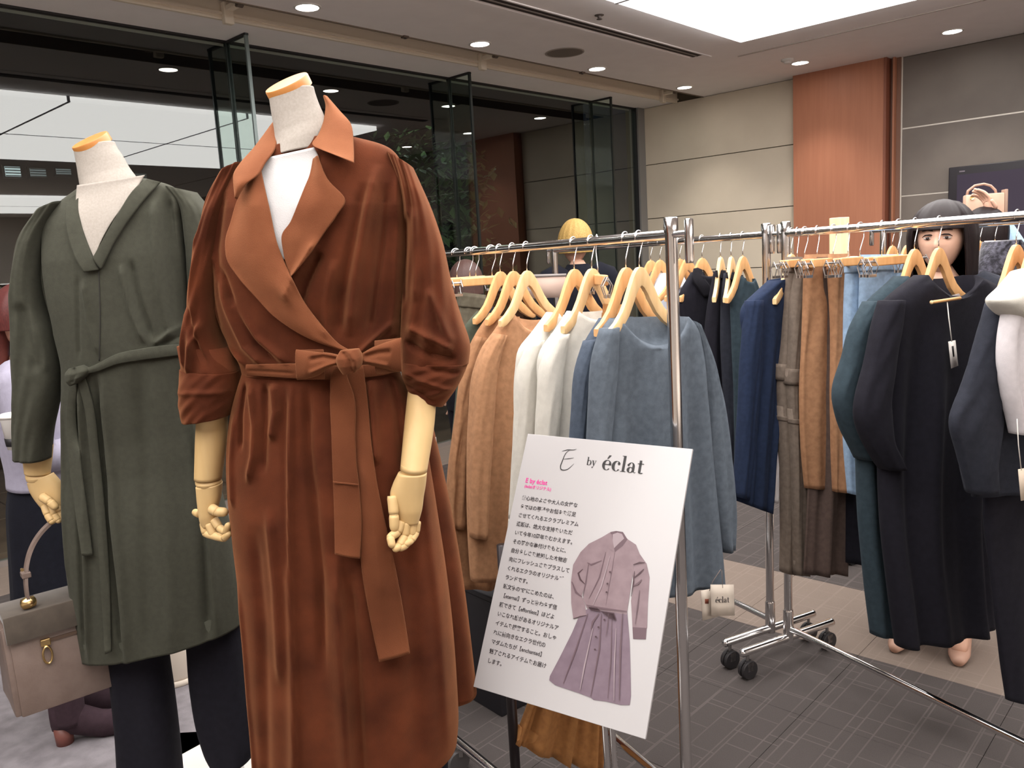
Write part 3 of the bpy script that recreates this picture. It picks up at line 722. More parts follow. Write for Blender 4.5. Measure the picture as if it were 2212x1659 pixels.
garment('knit_top', 'white knit top left of the other white top, its sleeve in the light', 'top', 1239, POST_A,
        [(1184, 674, 1268, 680), (1152, 716, 1286, 722), (1122, 754, 1296, 760), (1114, 800, 1298, 800), (1111, 950, 1298, 950), (1102, 1080, 1298, 1080), (1096, 1160, 1298, 1160)], M_white, .038,
        [dict(rows=[(1140, 738, 1172, 734), (1120, 800, 1166, 800), (1113, 900, 1158, 900), (1106, 1020, 1150, 1020), (1100, 1120, 1142, 1120)], th=.03, fwd=.02)], A_G, 0, neck=(1196, 1262, 30, 4, .16), drape=(2.4, .012, .4), seed=6)
garment('camel_top', 'long camel wool top in front of the other camel top, with a pressed centre seam', 'top', 1137, POST_A,
        [(1094, 676, 1178, 692), (1072, 710, 1192, 720), (1044, 748, 1196, 760), (1024, 800, 1196, 810), (1014, 900, 1190, 900), (1010, 1050, 1186, 1050), (1012, 1150, 1184, 1150), (1018, 1254, 1184, 1250)], M_camel, .036,
        [dict(rows=[(1068, 720, 1092, 724), (1038, 780, 1076, 784), (1022, 900, 1066, 900), (1016, 1040, 1058, 1040), (1016, 1160, 1052, 1160)], th=.03, fwd=.02)], A_G, 0, neck=(1104, 1172, 34, 6, .18), drape=(2.0, .012, .4), seed=7)
garment('camel_top', 'long camel wool top second from the front, next to the brown coat sleeve', 'top', 1107, POST_A,
        [(1060, 676, 1120, 684), (1034, 712, 1130, 720), (1010, 760, 1130, 770), (996, 820, 1126, 830), (982, 920, 1120, 920), (968, 1030, 1116, 1030), (963, 1150, 1112, 1150), (966, 1270, 1112, 1266)], M_camel2, .03,
        [dict(rows=[(1028, 726, 1050, 730), (1000, 800, 1036, 800), (984, 900, 1022, 900), (972, 1020, 1012, 1020), (970, 1140, 1006, 1140)], th=.024, fwd=.012)], A_G, 0, neck=(1066, 1116, 26, 4, .16), drape=(2.0, .010, .4), seed=8)
garment('olive_top', 'dark olive wool top half hidden between the coat sleeve and the camel tops', 'top', 1079, POST_A,
        [(1032, 672, 1070, 676), (1008, 700, 1086, 706), (994, 750, 1090, 760), (986, 850, 1090, 850), (974, 1000, 1086, 1000), (968, 1180, 1086, 1180)], M_olive, .028, [], A_G, 0, neck=(1034, 1068, 16, 3, .14), seed=9)
for i, (px_, lb) in enumerate(((1061, 'right one of four beside the coat sleeve'), (1026, 'second of four beside the coat sleeve'), (1013, 'third of four beside the coat sleeve'), (985, 'left one of four, touching the coat sleeve'))):
    clip_hanger(px_, POST_A, 'wooden clip hanger ' + lb)
def trousers(name, label, px, post, rowsL, rowsR, mat, cat='trousers', group=None, waist=None, th=.022, fwd=0.0, seed=0):
    pl = gplane(px, post, fwd); p = bar_point(px, post); last = (rowsL or rowsR)[-1]
    t = thing(name, label, cat, (p[0], p[1], float(on_plane(last[0], last[1], *pl)[2])), 0, group)
    for rw in (rowsL, rowsR):
        if rw: slab('trouser_leg', rw, pl, th, mat, t, nu=40, nv=50, drape=(1.0, .003, .6), wr=.0015, seed=seed, e=(.8, .7))
    if waist: slab('waistband', waist, pl, th + .003, mat, t, nu=40, nv=8, e=(.7, .7))
    return t
trousers('folded_trousers', 'olive cotton trousers on clip hangers at the coat sleeve, left end of the rack', 1013, POST_A, [(990, 642, 1046, 650), (988, 760, 1040, 760), (990, 900, 1038, 900), (990, 1180, 1036, 1180)], None, M_olv2, waist=[(988, 636, 1050, 644), (988, 662, 1048, 668)])
cb = on_z(1084, 1550, 0); cb2 = on_z(1031, 1518, 0); ax_ = (cb2 - cb) / np.linalg.norm(cb2 - cb)
t = thing('storage_box', 'black storage box standing on the carpet under the camel tops', 'box', cb + ax_ * .24 + np.array([-ax_[1], ax_[0], 0]) * -.07, math.atan2(ax_[1], ax_[0]))
MB().box(-.24, .24, -.07, .07, 0, .40, .004).build('body', simple('box_black', srgb(24, 22, 28), .6), t)
MB().box(-.245, .245, -.075, .075, .40, .42, .004).build('lid', simple('box_black', srgb(24, 22, 28), .6), t)
clip_hanger(1290, POST_A, 'wooden clip hanger between the white tops and the slate grey top', 1.15)
def skirt(name, label, px, post, rows, mat, waist=None, th=.03, drape=(3, .012, .3), group=None, fwd=0.0, seed=0, cat='skirt', nu=80):
    pl = gplane(px, post, fwd); p = bar_point(px, post)
    t = thing(name, label, cat, (p[0], p[1], float(on_plane(rows[-1][0], rows[-1][1], *pl)[2])), 0, group)
    slab('skirt_panel', rows, pl, th, mat, t, nu=nu, nv=50, drape=drape, wr=.001, seed=seed)
    if waist: slab('waistband', waist, pl, th * .8 + .003, mat, t, nu=40, nv=8, e=(.7, .7))
    return t
skirt('long_skirt', 'long ochre skirt whose wavy hem shows under the poster board', 1290, POST_A, [(1305, 690, 1340, 690), (1292, 740, 1340, 740), (1262, 860, 1335, 860), (1246, 1000, 1325, 1000), (1236, 1260, 1310, 1260), (1180, 1420, 1304, 1420), (1112, 1606, 1302, 1668)], M_ochre, [(1306, 676, 1340, 676), (1304, 698, 1340, 698)], .03, (3.2, .018, .3), seed=4)
skirt('long_skirt', 'rust brown skirt showing between the ochre folds under the poster board', 1262, POST_A, [(1305, 690, 1330, 690), (1294, 740, 1330, 740), (1266, 860, 1325, 860), (1252, 1000, 1315, 1000), (1242, 1260, 1300, 1260), (1190, 1420, 1290, 1420), (1140, 1575, 1284, 1588)], M_rust, [(1306, 676, 1330, 676), (1304, 698, 1330, 698)], .03, (3.2, .014, .3), seed=9)
# ---- rack with the black jackets
B_G = 'jackets on the rack behind the grey tops'
for px_, lb, k, yw in ((1405, 'left of the chrome post, in the second blue shirt', 1, .0), (1425, 'left of the chrome post, in the pale blue shirt', 1, .0), (1468, 'just right of the chrome post, farther one', 1, .0), (1484, 'just right of the chrome post, nearer one', 1, 0.),
                     (1516, 'in the first black jacket', 1, .0), (1556, 'turned edge-on, in the second black jacket', 0, .55), (1579, 'turned edge-on, in the third black jacket', 0, .55), (1604, 'in the dark jacket nearest the double posts', 1, .25)):
    hanger(px_, POST_B, 'wooden hanger ' + lb, k, yw, 'wooden hangers on the rear rack')
garment('blue_shirt', 'pale blue shirt showing on both sides of the front chrome post', 'shirt', 1425, POST_B, [(1428, 590, 1486, 588), (1412, 618, 1508, 620), (1408, 680, 1512, 690), (1408, 800, 1512, 800), (1412, 1000, 1508, 1000)], M_shirt, .03, [], B_G, neck=(1440, 1484, 30, 0, .12), seed=1,
        extra=lambda t, pl: sheet('collar', [(1466, 588, 1478, 590, .035, .02), (1462, 604, 1492, 604, .05, .035), (1466, 624, 1494, 616, .055, .05)], M_shirt, t, plane=pl, nu=8, nv=10))
jack = [('first black jacket with a wide flat collar, right of the chrome post', 1516, [(1496, 588, 1552, 586), (1470, 632, 1566, 630), (1474, 700, 1572, 700), (1496, 800, 1580, 800), (1520, 920, 1590, 920), (1546, 1024, 1596, 1024)], M_black, .03),
        ('second black jacket, thin and edge-on between two black jackets', 1556, [(1546, 588, 1576, 590), (1536, 634, 1584, 634), (1524, 720, 1592, 720), (1530, 860, 1594, 860), (1552, 1022, 1594, 1020)], M_black, .03),
        ('third charcoal jacket with a rolled collar, left of the dark jacket', 1579, [(1568, 590, 1600, 594), (1562, 634, 1612, 640), (1558, 720, 1618, 730), (1566, 880, 1618, 880), (1578, 1016, 1614, 1016)], M_black2, .03),
        ('dark jacket beside the double chrome posts, a white label at its neck', 1604, [(1592, 596, 1626, 602), (1583, 632, 1640, 636), (1582, 730, 1640, 730), (1588, 880, 1630, 880), (1592, 1010, 1624, 1010)], M_teal, .03)]
def jc(rows):
    return lambda t, pl: sheet('collar', rows, M_collar, t, plane=pl, nu=10, nv=12, thick=.005)
cols = [jc([(1500, 580, 1516, 576, .02, .0), (1496, 600, 1520, 596, .045, .03), (1512, 628, 1536, 622, .05, .05), (1522, 642, 1538, 640, .05, .05)]),
        jc([(1547, 584, 1568, 584, .03, .02), (1546, 598, 1570, 604, .045, .045)]), jc([(1570, 588, 1592, 588, .03, .02), (1569, 600, 1594, 610, .045, .045)]), None]
for i, (lb, px_, rows, mt, th) in enumerate(jack):
    garment('wool_jacket', lb, 'jacket', px_, POST_B, rows, mt, th, [], B_G, neck=(rows[0][0] + 4, rows[0][2] - 2, 12, 0, .1), seed=20 + i, nu=48, extra=cols[i])
# ---- right rack
R_G = 'clothes on the right rack'
hanger(1709, POST_C, 'wooden hanger in the navy jacket beside the double chrome posts', 0, .2, 'wooden hangers on the right rack')
garment('navy_jacket', 'navy wool jacket with square shoulders beside the double chrome posts', 'jacket', 1704, POST_C, [(1668, 606, 1702, 600), (1632, 636, 1704, 632), (1612, 654, 1702, 650), (1607, 740, 1694, 740), (1600, 850, 1682, 850), (1594, 960, 1672, 960), (1588, 1066, 1664, 1080), (1588, 1080, 1662, 1108)], M_navy, .035,
        [dict(rows=[(1616, 650, 1642, 648), (1606, 740, 1640, 740), (1600, 860, 1632, 860), (1594, 980, 1622, 980), (1589, 1072, 1612, 1078)], th=.028, fwd=.02)], R_G, seed=31)
trousers('white_trousers', 'white trousers with one leg showing below the navy jacket', 1712, POST_C, [(1672, 640, 1700, 640), (1660, 900, 1690, 900), (1654, 1000, 1682, 1000), (1652, 1083, 1676, 1084)], None, M_wt, seed=1, fwd=-.02)
for i, (px_, lb) in enumerate(((1722, 'over the first taupe trousers'), (1738, 'over the second taupe trousers'), (1765, 'over the first tan skirt'), (1800, 'over the second tan skirt'), (1832, 'over the first blue-grey trousers'), (1858, 'over the second blue-grey trousers'), (1905, 'behind the black dress hangers'), (1940, 'just left of the woman\'s face'))):
    clip_hanger(px_, POST_C, 'wooden and metal clip hanger on the right rack ' + lb, (.45, .05, .35, .12, .5, .0, .3, .1)[i], 'clip hangers on the right rack')
def tr_detail(t, pl, bands, mat, th):
    for b in bands: slab('seam_band', b, pl, th, mat, t, nu=28, nv=5, e=(.7, .7))
t = trousers('taupe_trousers', 'taupe cotton trousers with knee seams, left one of the pair beside the navy jacket', 1722, POST_C, [(1700, 572, 1728, 572), (1694, 660, 1718, 660), (1690, 740, 1710, 740), (1683, 800, 1705, 800), (1684, 905, 1708, 905), (1690, 1050, 1718, 1050), (1690, 1236, 1718, 1240)], None, M_taupe, group='taupe trousers', waist=[(1699, 564, 1730, 564), (1698, 588, 1728, 588)], seed=5)
tr_detail(t, gplane(1722, POST_C), [[(1679, 786, 1703, 786), (1678, 820, 1702, 820)], [(1682, 898, 1707, 898), (1683, 908, 1707, 908)]], M_taupe, .026)
t = trousers('taupe_trousers', 'taupe cotton trousers with knee seams, right one of the pair beside the tan skirts', 1738, POST_C, [(1722, 576, 1746, 576), (1710, 660, 1738, 660), (1706, 740, 1732, 740), (1702, 820, 1730, 820), (1706, 905, 1732, 905), (1712, 1050, 1738, 1050), (1716, 1240, 1746, 1242)], None, M_taupe, group='taupe trousers', waist=[(1720, 568, 1748, 568), (1720, 592, 1746, 592)], seed=6)
tr_detail(t, gplane(1738, POST_C), [[(1699, 796, 1730, 796), (1698, 830, 1730, 830)], [(1704, 904, 1733, 904), (1705, 914, 1733, 914)]], M_taupe, .026)
skirt('tan_skirt', 'tan suede skirt, left one of the pair, with a seamed waistband', 1765, POST_C, [(1742, 566, 1796, 562), (1736, 700, 1796, 700), (1729, 850, 1794, 850), (1732, 960, 1790, 960), (1740, 1054, 1786, 1052)], M_tan, [(1741, 558, 1797, 556), (1740, 584, 1797, 582)], .03, (1.2, .006, .3), 'tan skirts', seed=3)
skirt('tan_skirt', 'tan suede skirt, right one of the pair, against the blue-grey trousers', 1800, POST_C, [(1792, 566, 1832, 564), (1798, 700, 1828, 700), (1797, 850, 1824, 850), (1799, 960, 1824, 960), (1802, 1062, 1826, 1060)], M_tan, [(1791, 558, 1833, 556), (1791, 584, 1832, 582)], .026, (1.0, .005, .3), 'tan skirts', seed=4)
skirt('long_brown_skirt', 'long dark brown skirt whose folded hem shows below the tan skirts', 1784, POST_C, [(1752, 580, 1826, 580), (1748, 800, 1826, 800), (1746, 1040, 1828, 1040), (1736, 1240, 1824, 1236)], M_dkbr, [(1752, 566, 1826, 564), (1752, 590, 1826, 588)], .03, (2.2, .014, .3), seed=5, fwd=-.03)
skirt('long_black_skirt', 'long black skirt whose hem shows right of the dark brown skirt', 1815, POST_C, [(1830, 580, 1880, 580), (1828, 800, 1880, 800), (1828, 1040, 1884, 1040), (1824, 1214, 1884, 1212)], M_black, [(1830, 566, 1880, 564), (1830, 590, 1880, 588)], .03, (2.0, .012, .3), seed=6, fwd=-.05)
trousers('blue_trousers', 'blue-grey cotton trousers, left one of the pair beside the tan skirts', 1832, POST_C, [(1832, 570, 1864, 568), (1828, 640, 1862, 640), (1826, 740, 1858, 740), (1824, 860, 1854, 860), (1826, 960, 1858, 960), (1834, 1066, 1862, 1070)], None, M_blue, group='blue-grey trousers', waist=[(1831, 564, 1866, 562), (1830, 590, 1864, 588)], seed=7)
trousers('blue_trousers', 'blue-grey cotton trousers, right one of the pair behind the dark teal dress', 1858, POST_C, [(1860, 566, 1946, 562), (1858, 640, 1946, 640), (1858, 780, 1946, 780), (1862, 1000, 1946, 1000)], None, M_blue, group='blue-grey trousers', waist=[(1859, 558, 1948, 556), (1858, 586, 1948, 584)], seed=8)
# large dark dresses in front
hanger(1976, POST_C, 'honey wooden hanger in the dark teal dress, behind the black dress hanger', 1, 0, 'wooden hangers on the right rack')
hanger(2028, POST_C, 'honey wooden hanger in the black dress below the woman\'s face', 1, 0, 'wooden hangers on the right rack')
hanger(2118, POST_D, 'honey wooden hanger behind the woman\'s hair, on the rear rack', 1, 0, 'wooden hangers on the rear rack')
hanger(2196, POST_C, 'honey wooden hanger at the right edge of the picture', 1, 0, 'wooden hangers on the right rack')
garment('teal_dress', 'long dark teal wool dress just behind the black dress', 'dress', 1976, POST_C, [(1938, 596, 2010, 604), (1908, 622, 2030, 630), (1880, 648, 2040, 660), (1862, 690, 2040, 700), (1856, 800, 2040, 800), (1856, 950, 2040, 950), (1862, 1120, 2040, 1120), (1888, 1372, 2040, 1380)], M_teal, .036,
        [dict(rows=[(1874, 652, 1900, 650), (1846, 700, 1888, 710), (1826, 770, 1872, 780), (1805, 862, 1862, 870), (1824, 930, 1872, 940), (1856, 992, 1886, 990)], th=.03, fwd=.015)], R_G, neck=(1946, 2004, 26, 6, .1), drape=(2.2, .012, .35), seed=41, nu=90, nv=60)
def tagx(t, pl):
    ppos = lambda x, y, o: on_plane(x, y, pl[0] + NF * o, pl[1])
    MB().tube([ppos(2046, 652, .062), ppos(2050, 690, .078), ppos(2056, 738, .085)], .0014, 6).build('tag_string', simple('string_white', srgb(220, 214, 206), .8), t, True, True)
    sheet('price_tag', [(2049, 738, 2064, 735, .105, .105), (2055, 796, 2070, 790, .105, .105)], simple('tag_card', srgb(226, 220, 214), .6), t, plane=pl, nu=3, nv=3, thick=.0012)
    sheet('tag_print', [(2056, 748, 2060, 747, .1062, .1062), (2059, 771, 2062, 770, .1062, .1062)], black_m, t, plane=pl, nu=3, nv=3, thick=.0006)
    sheet('neck_label', [(2040, 642, 2072, 634, .060, .058), (2042, 650, 2076, 642, .060, .058)], simple('neck_label_grey', srgb(150, 140, 138), .7), t, plane=pl, nu=4, nv=4, thick=.001)
garment('black_dress', 'long black wool dress with a white price tag hanging from its neck', 'dress', 2028, POST_C, [(1984, 594, 2098, 594), (1950, 618, 2140, 612), (1918, 644, 2164, 634), (1904, 690, 2168, 690), (1902, 800, 2160, 800), (1902, 950, 2140, 950), (1906, 1100, 2132, 1100), (1922, 1250, 2136, 1240), (1944, 1398, 2146, 1354)], M_black, .045,
        [dict(rows=[(1912, 650, 1940, 648), (1892, 710, 1936, 712), (1876, 780, 1922, 790), (1852, 898, 1916, 905), (1864, 942, 1920, 950), (1890, 990, 1934, 990), (1908, 1014, 1940, 1010)], th=.035, fwd=.02)], R_G, neck=(1990, 2094, 46, 8, .09), drape=(2.4, .016, .35), seed=42, nu=110, nv=70, extra=tagx)
pl_ = gplane(2028, POST_C)
a, b = on_plane(2013, 653, pl_[0] + NF * .062, NF), on_plane(2074, 644, pl_[0] + NF * .062, NF)
t = thing('trouser_bar', 'short wooden trouser bar across the neck of the black dress', 'hanger', (a + b) / 2)
c_ = np.array(t.location); MB().tube([a - c_, b - c_], .0045, 12).build('dowel', hw_m[1], t, True)
MB().tube([a - c_, a - c_ + (a - b) * .02], .0052, 12).build('end_cap', hw_m[0], t, True)
garment('black_jacket', 'black wool jacket at the right edge with a white knit over its shoulder', 'jacket', 2110, POST_C, [(2176, 632, 2250, 620), (2150, 652, 2270, 640), (2140, 690, 2280, 690), (2128, 780, 2285, 780), (2112, 900, 2290, 900), (2105, 1000, 2295, 1000), (2103, 1074, 2300, 1040)], M_black2, .04,
        [dict(rows=[(2146, 654, 2174, 654), (2116, 740, 2170, 750), (2082, 840, 2160, 850), (2056, 912, 2160, 920), (2072, 980, 2150, 985), (2096, 1066, 2142, 1060)], th=.032, fwd=.03)], R_G, fwd=.12, seed=44, drape=(2, .01, .4))
hanger(2235, POST_C, 'honey wooden hanger of the black jacket at the right edge', 1, 0, 'wooden hangers on the right rack')
trousers('black_trousers', 'wide black trousers with a long leg below the black jacket at the right edge', 2110, POST_C, [(2136, 1000, 2240, 1000), (2128, 1080, 2245, 1080), (2142, 1250, 2240, 1250), (2160, 1400, 2232, 1400), (2176, 1512, 2230, 1516)], None, M_black, seed=3, fwd=.10)
def knit_extra(t, pl):
    slab('hanging_sleeve', [(2176, 668, 2230, 660), (2166, 720, 2240, 720), (2163, 770, 2244, 770), (2172, 850, 2246, 850), (2186, 905, 2246, 905), (2194, 938, 2240, 938)], gplane(2110, POST_C, .20), .03, cloth('grey_white_knit', (206, 200, 202), var=.04), t, nu=40, nv=40, drape=(2, .007, .2), seed=3)
pl2 = gplane(2110, POST_C, .20); p = on_plane(2190, 930, *pl2)
t = thing('white_knit', 'white knit sweater draped over the black jacket at the right edge', 'sweater', p)
slab('body', [(2204, 590, 2290, 570), (2176, 620, 2300, 610), (2147, 650, 2300, 660), (2164, 672, 2300, 690), (2196, 692, 2300, 710), (2214, 706, 2300, 720)], pl2, .05, M_white, t, nu=60, nv=40, drape=(2, .006, .2), seed=2)
knit_extra(t, pl2)
pl3 = gplane(2110, POST_C, .26); p0_ = on_plane(2196, 900, *pl3)
t = thing('price_tag', 'cream price tag on a thin cord at the right edge below the white knit', 'price tag', on_plane(2204, 1080, *pl3))
rl = np.array(t.location)
MB().tube([on_plane(2197, 905, *pl3) - rl, on_plane(2200, 960, *pl3) - rl, on_plane(2206, 1016, *pl3) - rl], .0011, 6).build('cord', simple('string_white', srgb(220, 214, 206), .8), t, True)
sheet('card', [(2200, 1014, 2222, 1010, 0, 0), (2206, 1082, 2226, 1078, 0, 0)], simple('tag_cream', srgb(214, 198, 178), .6), t, plane=pl3, nu=3, nv=3, thick=.0012)
# dark fur-trimmed garment behind
furm = noisy('dark_fur', srgb(30, 28, 36), srgb(84, 82, 94), 60, .9, .4, 1.0, 160, lo=.4, hi=.7)
pl4 = gplane(2118, POST_D, 0.1)
t = thing('fur_collar_coat', 'dark coat with a thick mottled fur collar, behind the white knit', 'coat', on_plane(2140, 980, *pl4))
slab('body', [(2120, 610, 2200, 600), (2110, 660, 2230, 660), (2104, 800, 2235, 800), (2110, 980, 2235, 980)], pl4, .05, M_black2, t, nu=48, nv=30, drape=(2, .008, .3))
slab('fur_collar', [(2146, 522, 2182, 518), (2132, 550, 2202, 540), (2120, 585, 2210, 580), (2118, 612, 2206, 612), (2130, 640, 2190, 636)], gplane(2118, POST_D, .16), .06, furm, t, nu=60, nv=50, wr=.007, seed=6)
slab('lining', [(2136, 520, 2156, 522), (2128, 545, 2152, 545), (2122, 575, 2140, 575)], gplane(2118, POST_D, .13), .03, M_wt, t, nu=30, nv=20, wr=.003, seed=8)
hanger(2150, POST_D, 'honey wooden hanger in the dark fur-collared coat', 1, 0, 'wooden hangers on the rear rack')
D_G = 'dark clothes on the farthest rack'
for i, (px_, x0) in enumerate(((1928, 1896), (1960, 1925), (1990, 1955))):
    garment('dark_jacket', ('dark jacket at the end post of the farthest rack', 'dark jacket in the middle of three on the farthest rack', 'dark jacket nearest the woman on the farthest rack')[i], 'jacket', px_, POST_D, [(x0, 575, x0 + 50, 575), (x0 - 10, 610, x0 + 62, 610), (x0 - 12, 800, x0 + 62, 800), (x0 - 6, 1000, x0 + 60, 1000)], M_black2, .03, [], D_G, seed=60 + i, nu=40, nv=24)
    hanger(px_, POST_D, 'wooden hanger on the farthest rack, ' + ('at its end post', 'in the middle jacket', 'nearest the woman')[i], 1, 0, 'wooden hangers on the rear rack')
# card on the rear rack, cream post behind
plc = plane_of(on_depth(1170, 620, 3.9), (-.35, -1, 0))
t = thing('sign_card', 'plain pinkish beige sign card with a grey top edge behind the hangers', 'sign', on_plane(1170, 645, *plc))
sheet('card', [(1130, 598, 1222, 592, 0, 0), (1128, 646, 1218, 642, 0, 0)], simple('card_beige', srgb(190, 164, 150), .6), t, plane=plc, nu=3, nv=3, thick=.006)
sheet('top_edge', [(1122, 594, 1222, 591, .004, .004), (1122, 600, 1222, 596, .004, .004)], simple('card_edge', srgb(150, 142, 138), .5), t, plane=plc, nu=3, nv=3, thick=.012)
q_ = on_plane(1172, 644, *plc) - np.array(t.location); MB().tube([q_ + [0, .02, 0], (float(q_[0]), float(q_[1]) + .02, -float(t.location[2]) + .02)], .01, 10).lathe([(.13, -float(t.location[2])), (.13, -float(t.location[2]) + .015), (.02, -float(t.location[2]) + .02)], 24, (float(q_[0]), float(q_[1]) + .02, 0)).build('stand', chrome_dk, t, True)
pz = on_depth(1813, 490, 4.2)
t = thing('wooden_post', 'pale square wooden post rising above the right rack in front of the pillar', 'post', (pz[0], pz[1], 0), .5)
MB().box(-.034, .034, -.034, .034, 0.02, float(on_depth(1813, 470, 4.2)[2]), .003).build('shaft', noisy('cream_wood', srgb(238, 214, 168), srgb(244, 224, 182), 8, .5, stretch=(6, 6, 1)), t)
MB().box(-.16, .16, -.16, .16, 0, .02, .004).build('base', hw_m[0], t)
# ------------------------------------------------------------------ mannequins
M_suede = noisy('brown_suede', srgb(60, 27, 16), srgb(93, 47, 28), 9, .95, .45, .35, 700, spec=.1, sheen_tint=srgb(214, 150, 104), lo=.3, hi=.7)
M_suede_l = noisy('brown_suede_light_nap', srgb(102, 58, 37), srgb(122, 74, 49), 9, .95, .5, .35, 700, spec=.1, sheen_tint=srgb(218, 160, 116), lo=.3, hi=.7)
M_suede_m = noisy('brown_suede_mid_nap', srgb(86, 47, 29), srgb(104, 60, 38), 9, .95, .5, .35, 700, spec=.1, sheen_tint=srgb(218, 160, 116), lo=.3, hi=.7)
M_suede_in = simple('coat_inside', srgb(60, 30, 24), .9)
M_green = cloth('dark_green_wool', (60, 60, 51), var=.08, scale=80, sheen=.35)
M_skin = noisy('mannequin_linen', srgb(148, 140, 131), srgb(156, 148, 139), 220, .75, bump=.15, bump_scale=900)
M_cap = noisy('cap_wood', srgb(178, 114, 54), srgb(188, 126, 66), 10, .35, stretch=(4, 1, 1), spec=.5)
M_arm = noisy('arm_wood', srgb(196, 163, 112), srgb(205, 174, 124), 8, .5, stretch=(3, 3, .6), spec=.35)
M_seam = simple('arm_joint', srgb(120, 88, 50), .7)
M_wtop = cloth('white_top', (184, 181, 180), var=.02)
N0 = np.array([0, -1.0, 0])
def gain(fl, k, wk=.85): return [(p, a * k, w * wk, t) for p, a, w, t in fl]
def quick_geo(rows, Y, thick, cd=0, **k):
    return slab_geo(rows, plane_of((0, Y, 1), N0), thick, cd=cd, **k)
def wpt(x, y, Y, off=0.0): return on_depth(x, y, Y - off)

def finger(name, pts, r, parent, mat=None):
    """jointed wooden finger: tapered segments with a dark joint line between them"""
    m = MB(); rl = np.array(root_of(parent).location); P = [np.array(p) - rl for p in pts]
    for i in range(len(P) - 1):
        a, b = P[i], P[i + 1]; d = b - a; L = np.linalg.norm(d); d = d / L
        r0, r1 = r * (1 - .10 * i), r * (1 - .10 * (i + 1)); tip = i == len(P) - 2
        s = np.linspace(0.02, .98, 7); pp = [a + d * L * k for k in s]
        rr = [1.18 * (r0 + (r1 - r0) * k) * (1.0 - (.10 if (j in (0, 6)) else 0)) for j, k in enumerate(s)]
        if tip: rr[-1] *= .5; rr[-2] *= .85
        m.tube(pp, rr, 14)
        if i: m.ball(a, r0 * 1.05, 12, 8)
    return m.build(name, M_arm if mat is None else mat, parent, True)

def mannequin(label, Y, neck_rows, cap_c, cap_axis, cap_r, base, pole_top, pole_px, torso_rows):
    t = thing('mannequin', label, 'mannequin', (base[0], base[1], 0))
    pl = plane_of((0, Y, 1), N0)
    slab('torso', torso_rows, pl, [.025, .045, .055, .05, .045], M_skin, t, nu=48, nv=40)
    slab('neck', neck_rows, pl, [.040, .041, .043, .047, .055, .06], M_skin, t, nu=48, nv=40, e=(1, 1), open_bot=False)
    rl = np.array(t.location)
    c = MB().lathe([(cap_r * .97, -.010), (cap_r, -.009), (cap_r, .008), (cap_r * .97, .0105), (cap_r * .5, .011)], 40, tuple(np.array(cap_c) - rl), cap_axis).build('neck_cap', M_cap, t, True); smooth_by_angle(c, 30)
    return t

def arm(t, fore_rows, wrist_rows, palm_rows, Y, cd=0.0, th=(.036, .034, .031), fw=(0, 0, 0)):
    pl = plane_of((0, Y - fw[0], 1), N0); plw = plane_of((0, Y - fw[1], 1), N0); plh = plane_of((0, Y - fw[2], 1), N0)
    slab('forearm', fore_rows, pl, th, M_arm, t, nu=40, nv=24, e=(1, 1), cd=[cd, cd + (fw[1] - fw[0]) * .5, cd + (fw[1] - fw[0])] if fw[1] else cd, open_bot=False)
    slab('wrist_joint', wrist_rows, plw, [.026, .029, .026], M_arm, t, nu=36, nv=10, e=(1, 1), cd=cd, open_bot=False)
    h = slab('hand', palm_rows, plh, [.026, .024, .022, .02, .014], M_arm, t, nu=40, nv=30, e=(.9, .8), cd=cd, open_bot=False)
    return h

# ---------- mannequin in the brown coat
YB = 1.65
mb = mannequin('headless mannequin with a slanted orange neck cap, jointed wooden arms, dressed in the brown coat', YB,
    [(582, 212, 677, 187), (584, 224, 680, 199), (588, 250, 688, 222), (594, 285, 700, 250), (596, 312, 708, 275), (590, 345, 712, 320)],
    wpt(624, 189, YB), (-.30, -.42, .86), .0445, wpt(700, 1500, YB + .02), 0, 0,
    [(585, 330, 710, 305), (540, 400, 800, 370), (520, 560, 820, 560), (550, 760, 820, 760), (560, 1000, 840, 1000)])
slab('arm_upper', [(466, 470, 496, 470), (440, 640, 470, 640), (428, 830, 484, 830), (428, 900, 488, 900)], plane_of((0, YB, 1), N0), .026, M_arm, mb, nu=32, nv=20, e=(1, 1))
h = arm(mb, [(427, 880, 490, 884), (424, 940, 489, 944), (421, 1034, 478, 1034)], [(423, 1036, 477, 1036), (424, 1044, 478, 1042), (428, 1050, 474, 1048)],
        [(425, 1050, 479, 1043), (427, 1080, 476, 1075), (430, 1105, 470, 1100), (434, 1130, 470, 1122), (438, 1140, 470, 1130)], YB)
for nm, pts, r in (('finger', [(441, 1128, .0), (445, 1152, .005), (470, 1160, .02), (494, 1150, .03), (505, 1122, .03)], .0085), ('finger', [(452, 1130, .008), (462, 1157, .014), (484, 1163, .03), (497, 1150, .042)], .0085),
                   ('finger', [(462, 1122, .012), (474, 1140, .02), (488, 1150, .034), (494, 1130, .045)], .008), ('finger', [(431, 1110, -.01), (424, 1108, -.02), (421, 1106, -.035)], .0075),
                   ('thumb', [(456, 1098, .02), (470, 1106, .028), (492, 1106, .034)], .0095)):
    finger(nm, [wpt(x, y, YB, o) for x, y, o in pts], r, h)
h = arm(mb, [(886, 800, 944, 830), (880, 898, 942, 910), (876, 990, 931, 996)], [(866, 1002, 921, 1009), (867, 1012, 922, 1016), (868, 1021, 920, 1022)],
        [(860, 1021, 922, 1022), (849, 1044, 920, 1046), (843, 1066, 916, 1070), (852, 1100, 912, 1100), (862, 1130, 904, 1130)], YB, fw=(.02, .105, .11))
